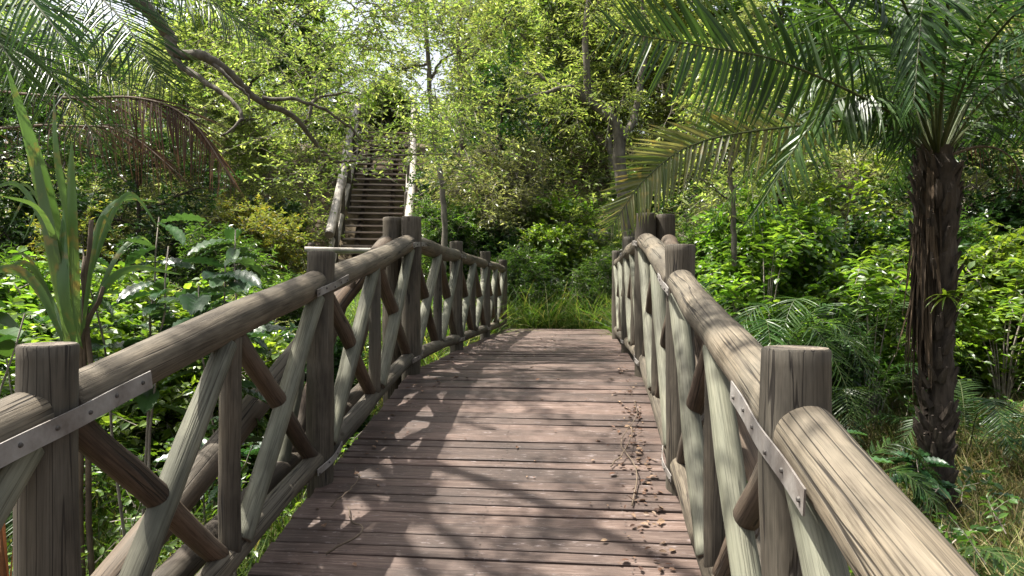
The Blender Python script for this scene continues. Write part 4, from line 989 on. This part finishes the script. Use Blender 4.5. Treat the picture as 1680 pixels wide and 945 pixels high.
def cover(name, label, n, region, T, L, mat, hmax, m=8, tl=.25):
    x = R.uniform(region[0], region[1], n); y = R.uniform(region[2], region[3], n)
    c, s_ = math.cos(TH), math.sin(TH); bu = x*c-y*s_-OFF; bv = x*s_+y*c
    st = (x+.107*y+1.69)
    keep = ~((np.abs(bu) < 1.2) & (bv < V_END+.5)) & inview(x, y) & ~((np.abs(st-.1) < 1.25) & (y > 13))
    x, y = x[keep], y[keep]; P = np.stack([x, y, H(x, y)+R.uniform(0, 1, len(x))**1.5*hmax], -1)
    fb = MB(); tb = MB(); twigs_leaves(fb, tb, P, rdir(len(x), .7), tl*R.uniform(.6, 1.4, len(x)), m, T, L, jit=.35)
    fb.add(np.zeros((0, 3)), np.zeros((0, 3), int)) if 0 else None
    nv = fb.n
    for v_ in tb.v: pass
    mm = MB(); mm.v = fb.v+tb.v; mm.n = nv
    mm.f[3] = fb.f[3]; mm.m[3] = fb.m[3]; mm.f[4] = fb.f[4]+[f+nv for f in tb.f[4]]; mm.m[4] = fb.m[4]+[np.ones_like(x_) for x_ in tb.m[4]]
    o = mm.obj(name, [M[mat], M['twig']]); tag(o, label, "undergrowth", kind="stuff")
cover("bank_undergrowth", "tangled green undergrowth covering the bank beyond the deck", 7000, (-4, 6, 12.1, 17), TS, .095, 'l_green', .8)
cover("slope_undergrowth", "yellow green undergrowth covering the steep hillside", 15000, (-16, 18, 14, 27), TS, .14, 'l_yellow', 1.5, tl=.45)
cover("left_undergrowth", "mixed bright undergrowth below the left railing", 5200, (-9, -1.6, 2, 15), TO, .065, 'l_bright', .75)
cover("right_undergrowth", "mixed green undergrowth in the clearing right of the bridge", 4200, (1.2, 11, 2.6, 15), TO, .075, 'l_green', .6)

# fallen leaves and twigs on the deck
def litter():
    mb = MB(); k = 380
    side = R.uniform(size=k)
    u = np.where(side < .62, .80-np.abs(R.normal(size=k))*.09, np.where(side < .80, -.80+np.abs(R.normal(size=k))*.1, R.uniform(-.8, .8, k)))
    v = np.where(side < .62, R.normal(3.7, 1.1, k), R.uniform(2.2, 10, k)); v = np.clip(v, 2.2, 11); u = np.clip(u, -.83, .83)
    P = np.array([B2W(a, b, float(DZ(b))+.006+R.uniform(0, .006)) for a, b in zip(u, v)])
    D = R.normal(size=(k, 3))*[1, 1, .12]; N = UPV+R.normal(size=(k, 3))*.25
    leaves(mb, T_oval(.26, .1, .05), P, D, N, R.uniform(.015, .045, k)); o = mb.obj("leaf_litter", M['litter']); tag(o, "scattered brown fallen leaves on the deck, thickest along the right edge", "fallen leaves", kind="stuff")
litter()
def deck_twig(pts, r, label):
    w = [B2W(a, b, float(DZ(b))+c) for a, b, c in pts]; base = w[0]; mb = MB()
    tube(mb, wander(bez(w, 24), .003)-base, np.linspace(r, r*.5, 24), 6); o = mb.obj("twig", M['deadtwig'], None, True); o.location = tuple(base); tag(o, label, "twig", "dead twigs on the deck")
deck_twig([(.66, 3.2, .012), (.70, 3.55, .03), (.64, 3.9, .02), (.76, 4.3, .03), (.78, 4.6, .012)], .004, "long curved dead twig lying along the right edge of the deck")
deck_twig([(-.62, 2.72, .012), (-.52, 2.86, .03), (-.60, 2.98, .02), (-.66, 3.1, .014)], .005, "short hooked twig on the deck near the lower left")
deck_twig([(-.74, 3.1, .012), (-.68, 3.3, .03), (-.76, 3.5, .014)], .004, "thin twig beside the foot of the second left post")
deck_twig([(.58, 3.6, .012), (.68, 3.8, .04), (.72, 4.15, .014)], .004, "thin forked twig beside the long curved one")

# splintered dry palm sheath by the nearest left post
def sheath():
    b0 = px(20, 960, 1.75); base = np.array([b0[0]-.05, b0[1], Hs(b0[0], b0[1])]); k = 90
    a = R.uniform(0, 6.28, k); o = np.stack([np.cos(a)*.07, np.sin(a)*.05, a*0], -1); mb = MB()
    D = np.stack([np.clip(R.normal(.02, .04, k), -.1, .06), R.normal(0, .03, k), np.ones(k)], -1)
    leaves(mb, T_blade(.020, 4, .03, .8), o, D, o, R.uniform(.5, 1.0, k)*(px(20, 735, 1.75)[2]-base[2]))
    ob = mb.obj("broken_stump", M['splinter']); ob.location = tuple(base); tag(ob, "splintered orange brown stump behind the nearest left post", "stump")
sheath()
